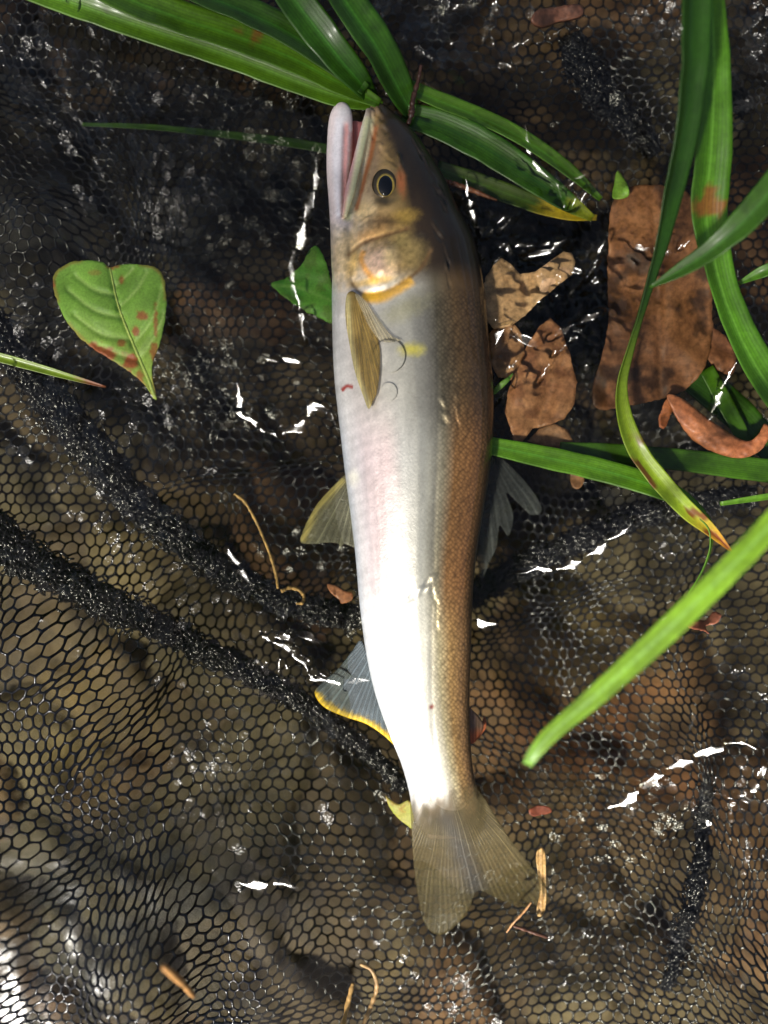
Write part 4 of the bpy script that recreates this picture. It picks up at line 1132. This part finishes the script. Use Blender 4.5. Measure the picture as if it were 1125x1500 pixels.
def heart_c(X, Y):
    c = np.broadcast_to(srgb(124, 168, 62), (len(X), 3)) * (1 + 0.16 * fbm(X / 22, Y / 22, 611, 3))[:, None]
    lower = sstep(440, 560, Y)[:, None]; c = c * (1 - 0.4 * lower) + srgb(176, 186, 88) * 0.4 * lower
    for v in VEINS + [MID]:
        m = 0.55 * np.exp(-(seg_dist(X, Y, catmull(v, 16))[0] / 2.2) ** 2)[:, None]; c = c * (1 - m) + srgb(176, 204, 112) * m
    for (x, y, rx, ry, a) in [(135, 515, 26, 11, 1), (208, 462, 8, 7, 0.9), (199, 486, 5, 7, 0.9), (178, 410, 4, 6, 0.8), (192, 530, 10, 14, 1), (178, 503, 7, 5, 0.8), (228, 470, 3, 22, 0.8), (78, 415, 4, 5, 1), (225, 515, 5, 14, .8), (150, 520, 24, 8, 1), (165, 390, 10, 4, .8), (204, 552, 6, 8, .8), (140, 399, 9, 4, .4)]:
        m = (a * sstep(1.3, 0.7, np.hypot((X - x) / rx, (Y - y) / ry) + 0.35 * vnoise(X / 5, Y / 5, 613)))[:, None]; c = c * (1 - m) + srgb(158, 88, 46) * m
    d = seg_dist(X, Y, HEART + [HEART[0]])[0]; m = (0.5 * sstep(5, 1, d) * sstep(-0.3, 0.3, vnoise(X / 14, Y / 14, 615)))[:, None]
    return c * (1 - m) + srgb(168, 104, 56) * m
heart = sheet('heart_shaped_leaf', HEART, heart_z, M_leaf, heart_c, 0.0003, 3.0, rag=1.3, seed=3)
tag(heart, 'heart-shaped pale green leaf with rust-brown spots resting on the net', 'leaf')
mp = catmull(MID, 30); mzz = heart_z(mp[:, 0], mp[:, 1]) + 0.0001
v, f = tube_geo(np.array([P(x, y, z) for (x, y), z in zip(mp, mzz)]), np.linspace(0.00018, 0.0005, 30), 8)
o = mesh_obj('midrib', v, f, M_leaf, col=np.broadcast_to(srgb(180, 196, 100), (len(v), 3))); o.parent = heart

def leaf_c(base, alt, blot, seed, sc=30, dark=0.6, veins=(), vcol=None):
    def f(X, Y):
        nz = 0.5 + 0.5 * np.clip(fbm(X / sc, Y / sc, seed, 4), -1, 1)
        c = srgb(*base) * (1 - nz[:, None]) + srgb(*alt) * nz[:, None]
        b = dark * sstep(0.15, 0.65, fbm(X / (sc * 0.7) + 9, Y / (sc * 0.7), seed + 5, 4))[:, None]
        c = c * (1 - b) + srgb(*blot) * b
        for v_ in veins:
            m = 0.6 * np.exp(-(seg_dist(X, Y, catmull(v_, 14))[0] / 2.2) ** 2)[:, None]; c = c * (1 - m) + srgb(*vcol) * m
        return c
    return f
def curl_z(z0, gx_=0.0, gy_=0.0, cx=0, cy=0, amp=0.0012, seed=0, ribs=(), lift=0.0, sc=28):
    def f(X, Y):
        z = z0 + gx_ * (X - cx) * S + gy_ * (Y - cy) * S + amp * fbm(X / sc, Y / sc, 640 + seed, 2)
        for v_ in ribs: z = z - 0.0007 * np.exp(-(seg_dist(X, Y, catmull(v_, 14))[0] / 5) ** 2)
        return z
    return f
o = sheet('torn_leaf', [(397, 416), (418, 408), (432, 398), (442, 388), (452, 368), (463, 360), (474, 375), (482, 400), (487, 430), (487, 472), (470, 466), (452, 458), (438, 450), (418, 436)],
          curl_z(-0.0045, 0.1, 0, 440, 415, 0.0006, 1), M_leaf, leaf_c((74, 146, 40), (108, 172, 58), (96, 80, 34), 650, 24, 0.3, [[(400, 418), (440, 422), (484, 440)]], (140, 190, 90)), 0.0003, 3.0, rag=1.6, seed=5)
tag(o, 'torn bright green leaf tucked against the fish throat', 'leaf')
GB = 'brown dead leaves sunk beside the fish'
b1 = sheet('dead_leaf', [(704, 434), (712, 405), (722, 388), (735, 378), (748, 386), (762, 402), (784, 398), (806, 382), (826, 368), (838, 370), (843, 384), (838, 402), (815, 420), (790, 440), (770, 462), (748, 478), (724, 482), (708, 464)],
           lambda X, Y: -0.0046 + 0.0022 * sstep(762, 800, X) - 0.0012 * np.exp(-(seg_dist(X, Y, [(735, 380), (770, 405), (775, 455)])[0] / 8) ** 2) + 0.0008 * vnoise(X / 25, Y / 25, 660), M_dead, leaf_c((190, 150, 108), (208, 170, 126), (134, 96, 64), 661, 34, 0.3), 0.0004, 4, rag=1.5, seed=7, smooth_outline=False)
tag(b1, 'tan folded dead leaf below the trailing yellow-tipped blade', 'leaf', None)
b2 = sheet('dead_leaf', [(740, 604), (744, 575), (756, 540), (772, 505), (790, 478), (806, 466), (822, 480), (834, 515), (845, 560), (842, 592), (826, 614), (800, 624), (780, 628), (764, 648), (754, 650)],
           lambda X, Y: -0.0050 + 0.0016 * np.abs(np.sin((X + 0.4 * Y) / 22)) + 0.0006 * vnoise(X / 20, Y / 20, 670), M_dead, leaf_c((158, 108, 72), (176, 126, 86), (112, 66, 40), 671, 30, 0.6), 0.0004, 4, rag=1.5, seed=8, smooth_outline=False)
tag(b2, 'crumpled reddish-brown dead leaf between fish back and big brown leaf', 'leaf')
b3 = sheet('dead_leaf', [(716, 490), (730, 474), (750, 468), (764, 490), (770, 520), (766, 545), (748, 556), (730, 552), (718, 530)], curl_z(-0.0062, 0.05, 0.05, 742, 515, 0.0008, 3), M_dead, leaf_c((164, 120, 84), (186, 142, 100), (120, 80, 52), 681, 30, 0.5), 0.0004, 4, rag=1.5, seed=9, smooth_outline=False)
tag(b3, 'small tan leaf piece against the fish back', 'leaf')
b4 = sheet('dead_leaf', [(772, 646), (790, 628), (812, 620), (832, 630), (846, 660), (822, 658), (800, 654)], curl_z(-0.0058, 0, 0, 0, 0, 0.0008, 4), M_dead, leaf_c((150, 110, 76), (170, 126, 90), (104, 70, 46), 691, 26, 0.5), 0.0004, 4, rag=1.2, seed=10, smooth_outline=False)
tag(b4, 'brown leaf scrap showing above the flat bright blade', 'leaf')
b5 = sheet('dead_leaf', [(836, 692), (850, 690), (856, 704), (848, 716), (838, 712)], curl_z(-0.0062), M_dead, leaf_c((150, 108, 74), (166, 122, 86), (104, 70, 46), 692, 20, 0.4), 0.0004, 3, seed=11)
tag(b5, 'tiny brown leaf tip showing below the flat bright blade', 'leaf')
BIGV = [[(955, 275), (962, 380), (966, 480), (968, 585)], [(963, 380), (925, 350), (900, 335)], [(963, 380), (1005, 340), (1030, 330)], [(966, 470), (920, 440), (893, 430)], [(966, 470), (1010, 430), (1040, 415)], [(968, 540), (930, 520), (888, 515)], [(968, 540), (1010, 515), (1042, 490)]]
big = sheet('dead_leaf', [(895, 305), (905, 282), (925, 273), (955, 270), (985, 274), (1010, 284), (1026, 312), (1036, 362), (1043, 420), (1044, 485), (1034, 535), (1008, 568), (972, 584), (935, 592), (906, 598), (880, 600), (869, 590), (870, 560), (882, 520), (892, 470), (890, 400), (892, 350)],
            curl_z(-0.0052, 0.02, 0.0, 960, 430, 0.0012, 5, BIGV[:1], sc=45), M_dead, leaf_c((122, 80, 52), (158, 108, 72), (66, 46, 34), 701, 46, 0.85, BIGV, (150, 104, 70)), 0.0005, 4.5, rag=2, seed=12)
tag(big, 'large mottled dark brown dead leaf under the hanging green blades', 'leaf')
o = sheet('dead_leaf', [(1035, 480), (1060, 490), (1078, 520), (1072, 548), (1050, 540), (1036, 520)], curl_z(-0.0072, 0, 0, 0, 0, 0.0008, 6), M_dead, leaf_c((120, 76, 50), (146, 96, 66), (80, 50, 36), 711, 26, 0.5), 0.0004, 4, rag=1.5, seed=13)
tag(o, 'dark brown leaf piece behind the bright blotched blade', 'leaf')
o = sheet('curled_sheath', [(978, 578), (1000, 584), (1035, 611), (1068, 634), (1094, 646), (1110, 638), (1121, 620), (1128, 636), (1114, 660), (1086, 671), (1050, 664), (1016, 645), (996, 620), (984, 598)],
          lambda X, Y: -0.0042 + 0.0040 * np.sqrt(np.clip(1 - (seg_dist(X, Y, catmull([(975, 580), (1010, 612), (1050, 645), (1088, 660), (1120, 635)], 20))[0] / 24) ** 2, 0, 1)) + 0.0003 * vnoise(X / 8, Y / 8, 722), M_dead, leaf_c((150, 88, 52), (178, 112, 70), (112, 62, 38), 721, 40, 0.4), 0.0005, 3.2, rag=0.8, seed=14)
tag(o, 'curled orange-brown leaf sheath with a thin hooked end', 'leaf sheath')
o2 = sheet('frayed_end', [(980, 580), (992, 590), (984, 606), (974, 626), (966, 622), (968, 602)], curl_z(-0.002), M_dead, leaf_c((150, 84, 46), (170, 104, 62), (110, 60, 34), 725, 16, 0.4), 0.0004, 3, rag=2.5, seed=15); o2.parent = o
o = sheet('leaf_tip', [(898, 290), (900, 268), (904, 250), (912, 258), (920, 272), (920, 288)], curl_z(-0.0025), M_leaf, leaf_c((110, 160, 50), (140, 180, 70), (100, 120, 40), 731, 14, 0.3), 0.0003, 3, seed=16)
tag(o, 'small pointed green leaf tip above the large brown leaf', 'leaf')
o = sheet('leaf_scrap', [(565, 1166), (572, 1172), (584, 1178), (602, 1174), (606, 1212), (592, 1206), (578, 1194), (570, 1182)], curl_z(-0.0035, 0, 0, 0, 0, 0.0006, 8), M_leaf, leaf_c((172, 178, 80), (196, 190, 110), (176, 120, 60), 741, 14, 0.5), 0.0003, 3, rag=1, seed=17)
tag(o, 'yellow-green leaf scrap tucked beside the tail root', 'leaf')
o = sheet('leaf_scrap', [(479, 856), (492, 858), (506, 866), (516, 868), (515, 880), (500, 884), (497, 878), (486, 870)], lambda X, Y: net_z(X, Y) + 0.0012, M_dead, leaf_c((150, 98, 66), (172, 118, 84), (120, 70, 46), 751, 14, 0.4), 0.0003, 3, rag=1, seed=18)
tag(o, 'small reddish-brown leaf flake on the dark seam beside the belly', 'leaf')
o = sheet('leaf_scrap', [(775, 1188), (786, 1180), (804, 1182), (808, 1190), (792, 1194), (780, 1196)], lambda X, Y: net_z(X, Y) + 0.0010, M_dead, leaf_c((130, 70, 56), (150, 84, 64), (100, 50, 40), 755, 14, 0.4), 0.0003, 3, rag=1.5, seed=19)
tag(o, 'dull red leaf flake on the net under the torn pale blade', 'leaf')
o = sheet('leaf_scrap', [(1006, 914), (1020, 908), (1034, 908), (1046, 896), (1056, 902), (1048, 914), (1034, 918), (1040, 930), (1028, 924), (1012, 920)], lambda X, Y: net_z(X, Y) + 0.0014, M_dead, leaf_c((140, 84, 62), (166, 104, 76), (110, 60, 46), 757, 14, 0.4), 0.0003, 3, rag=2, seed=20)
tag(o, 'ragged red-brown scrap on the net behind the pale blade', 'leaf')
o = sheet('leaf_scrap', [(686, 1082), (694, 1072), (704, 1062), (710, 1050), (712, 1066), (704, 1078), (694, 1088)], lambda X, Y: net_z(X, Y) + 0.003, M_dead, leaf_c((170, 90, 56), (186, 104, 66), (120, 60, 40), 759, 14, 0.4), 0.0003, 3, rag=1, seed=21)
tag(o, 'thin orange-brown flake behind the small fin near the tail', 'leaf')
o = sheet('bark_strip', [(778, 28), (790, 14), (815, 10), (850, 6), (852, 22), (820, 30), (796, 38)], lambda X, Y: net_z(X, Y) + 0.0014, M_dead, leaf_c((84, 54, 40), (104, 68, 50), (52, 34, 26), 761, 18, 0.6), 0.0012, 4, rag=1.5, seed=22)
tag(o, 'dark brown bark strip lying on the net fold', 'bark')
o = sheet('bubble_leaf', [(722, 572), (730, 562), (744, 552), (752, 546), (746, 558), (734, 570), (724, 578)], curl_z(-0.0012), M_leaf, leaf_c((80, 120, 40), (104, 140, 56), (70, 90, 34), 763, 12, 0.3), 0.0003, 3, seed=23)
tag(o, 'tiny green leaf sliver under a bubble by the fish back', 'leaf')

def strand(name, ctrl, label, c, cat, mat=None, seg=8, zs=None, flat=1.0, seed=0):
    """ctrl rows px, py, z mm above the net (or absolute with zs='abs'), radius px"""
    q = catmull(ctrl, max(14, 10 * len(ctrl)))
    z = q[:, 2] * 0.001 + (0 if zs == 'abs' else net_z(q[:, 0], q[:, 1]))
    W = np.array([P(x, y, zz) for x, y, zz in zip(q[:, 0], q[:, 1], z)])
    r = q[:, 3] * S * (1 + 0.25 * vnoise(np.arange(len(q)) * 0.6, np.zeros(len(q)), 800 + seed))
    v, f = tube_geo(W, r, seg, flat)
    cc_ = srgb(*c) * (1 + 0.35 * fbm(v[:, 0] * 900, v[:, 1] * 900, 810 + seed, 3))[:, None]
    o = mesh_obj(name, v, f, mat or M_straw, col=np.clip(cc_, 0, 1)); tag(o, label, cat); return o
strand('rootlet', [(343, 723, 1.2, 2.2), (358, 735, 1.4, 2.4), (372, 758, 1.3, 2.2), (386, 788, 1.2, 2.4), (398, 820, 1.3, 2.2), (405, 845, 1.2, 2.4), (407, 862, 1.0, 1.6)], 'thin tan rootlet bending across the net beside the pelvic fin', (204, 164, 100), 'root')
strand('rootlet', [(412, 866, 1.4, 2.6), (424, 861, 1.6, 2.8), (437, 864, 1.7, 2.8), (445, 873, 1.6, 2.8), (443, 883, 1.5, 2.6), (434, 884, 1.3, 2.0)], 'tan rootlet curled into a small hook on the dark seam', (206, 166, 104), 'root', seed=2)
strand('straw', [(239, 1416, 2.5, 3.2), (252, 1427, 2.5, 3.6), (268, 1442, 2.5, 3.6), (283, 1459, 2.5, 3)], 'short orange straw caught in the raised netting', (190, 140, 84), 'straw', seed=3)
strand('straw', [(517, 1440, 2, 3), (510, 1468, 2, 3.4), (500, 1515, 2, 3)], 'short straight straw on the net below the curved straw', (190, 150, 90), 'straw', seed=4)
strand('straw', [(528, 1412, 2.2, 2.6), (545, 1422, 2.4, 3), (552, 1445, 2.4, 3.2), (545, 1470, 2.4, 3.2), (528, 1512, 2.2, 3)], 'curved tan straw on the net below the tail', (176, 140, 92), 'straw', seed=5)
o = sheet('dry_stalk', [(785, 1256), (789, 1244), (796, 1243), (799, 1256), (800, 1290), (800, 1322), (795, 1341), (786, 1339), (790, 1310), (788, 1280)], lambda X, Y: -0.0036 + 0.0004 * np.sin(X), M_straw, leaf_c((196, 154, 100), (216, 178, 122), (140, 96, 58), 771, 12, 0.5), 0.0006, 2.6, rag=0.8, seed=24)
tag(o, 'split tan stalk against the tip of the tail fin', 'straw')
strand('twig', [(778, 1322, 2.5, 1.6), (768, 1335, 2, 1.8), (752, 1352, 1.6, 1.8), (742, 1366, 1.4, 1.2)], 'thin pale twig slanting under the upper tail lobe', (176, 130, 84), 'twig', seed=6)
strand('twig', [(752, 1356, 1.2, 2.4), (775, 1364, 1.4, 2.8), (802, 1373, 1.2, 2.4)], 'short dark brown twig on net below the split stalk', (92, 60, 44), 'twig', seed=7)
strand('twig', [(617, 96, 3, 2.6), (612, 120, 2.6, 3.4), (605, 145, 2.4, 3.6), (603, 165, 2.0, 4.4), (598, 182, 1.6, 2.6)], 'dark wet twig standing on the blades behind the fish crown', (60, 36, 26), 'twig', zs='abs', seed=8)
strand('twig', [(648, 264, -2.4, 3.6), (668, 271, -2.2, 4.6), (690, 278, -2.4, 4.4), (712, 287, -2.6, 3.4), (728, 294, -3, 2)], 'rusty brown twig on the lowest trailing blade', (110, 66, 40), 'twig', zs='abs', seed=9)

# bubbles
def bubble(px_, py_, r, label, z=None, group='bubbles around the pectoral fin'):
    z = (max(skin_z(px_ + dx * r, py_ + dy * r, 0.0) for dx in (-1, 0, 1) for dy in (-1, 0, 1)) - 0.0001 if z is None else z)
    n1, n2 = 12, 24
    c = P(px_, py_, z); V = []; F = []
    for i in range(n1 + 1):
        ph = math.pi / 2 * i / n1
        for k in range(n2):
            t = 2 * math.pi * k / n2
            V.append(c + r * S * np.array([math.cos(t) * math.cos(ph), math.sin(t) * math.cos(ph), 0.5 * math.sin(ph)]))
    for i in range(n1):
        for k in range(n2): F.append((i * n2 + k, i * n2 + (k + 1) % n2, (i + 1) * n2 + (k + 1) % n2, (i + 1) * n2 + k))
    o = mesh_obj('bubble', np.array(V), np.array(F), M_bubble); tag(o, label, 'bubble', group); return o
bubble(570, 521, 24, 'largest clear bubble on the flank beside the yellow spot')
bubble(569, 574, 13, 'small clear bubble on the flank at the pectoral fin tip')
for x, y, r in ((489, 452, 11), (486, 466, 7), (497, 478, 6), (484, 496, 12), (492, 512, 7), (500, 528, 8), (499, 545, 7), (489, 482, 5)):
    bubble(x, y, r, 'tiny clear bubble along the belly edge under the pectoral fin', z=WATER + 0.0008 + 0.004 * (x > 488))
bubble(735, 562, 18, 'clear bubble holding a green sliver at the fish back', z=WATER + 0.0003, group='bubbles on the water')
bubble(690, 305, 16, 'clear bubble beside the rusty twig behind the fish head', z=WATER + 0.0003, group='bubbles on the water')

# ================================================================== SHADE TREE added above and outside the picture to shade the upper water
def added_canopy():
    root = empty('added_shade_tree', (-1.6, -1.1, -0.05))
    tag(root, 'unseen leafy tree added to shade the upper water', 'tree')
    M_bark = mat_plain('bark', (0.09, 0.065, 0.045), 0.8)
    r = np.random.default_rng(77)
    D = 0.62                                     # metres along the sun's direction from the water to the leaves
    c0 = np.array(sun_dir) * D
    tr = catmull([(-1.6, -1.1, -0.06), (-1.58, -1.05, 0.6), (-1.5, -1.0, 1.2), (-1.45, -0.9, 2.0)], 24)
    v, f = tube_geo(tr, np.linspace(0.11, 0.05, 24), 14); under(mesh_obj('trunk', v, f, M_bark), root)
    lb = catmull([(-1.55, -1.03, 0.75), (-1.1, -0.75, 0.80), tuple(c0 + (-0.35, -0.02, 0.10)), tuple(c0 + (0.0, 0.07, 0.07)), tuple(c0 + (0.28, 0.14, 0.03))], 40)
    v, f = tube_geo(lb, np.linspace(0.03, 0.004, 40), 10); under(mesh_obj('limb', v, f, M_bark), root)
    Vv, Ff, Cc = [], [], []
    for q in range(CANOPY_N):
        x = r.uniform(-0.42, 0.42); y = r.uniform(CANOPY_Y0, 0.30)
        if y < 0.06 and r.random() < 0.3: continue
        if r.random() > float(sstep(CANOPY_Y0, CANOPY_Y0 + 0.03, y + 0.012 * math.sin(x * 40))): continue
        c = c0 + (x, y, r.uniform(-0.05, 0.06))
        a = r.uniform(0, 6.28); L = r.uniform(0.035, 0.06); w = L * 0.42
        d = np.array([math.cos(a), math.sin(a), r.uniform(-0.4, 0.2)]); sdv = np.array([-math.sin(a), math.cos(a), r.uniform(-0.3, 0.3)])
        b0 = len(Vv)
        for t, ww in ((0, 0.05), (0.25, 0.8), (0.5, 1.0), (0.75, 0.7), (1, 0.03)):
            for sgn in (-1, 0, 1): Vv.append(c + d * L * (t - 0.5) + sdv * w * 0.5 * ww * sgn + (0, 0, 0.004 * abs(sgn) - 0.01 * t * t))
        for t in range(4):
            for k in range(2): Ff.append((b0 + t * 3 + k, b0 + t * 3 + k + 1, b0 + t * 3 + k + 4, b0 + t * 3 + k + 3))
        Cc += [srgb(*[(60, 110, 36), (76, 126, 44), (50, 96, 30)][q % 3])] * 15
    o = under(mesh_obj('crown', np.array(Vv), np.array(Ff), M_leaf, col=np.array(Cc)), root); o['kind'] = 'stuff'  # added foliage, spread to set the edge of the sunlit patch
CANOPY_N, CANOPY_Y0 = 445, -0.055
added_canopy()
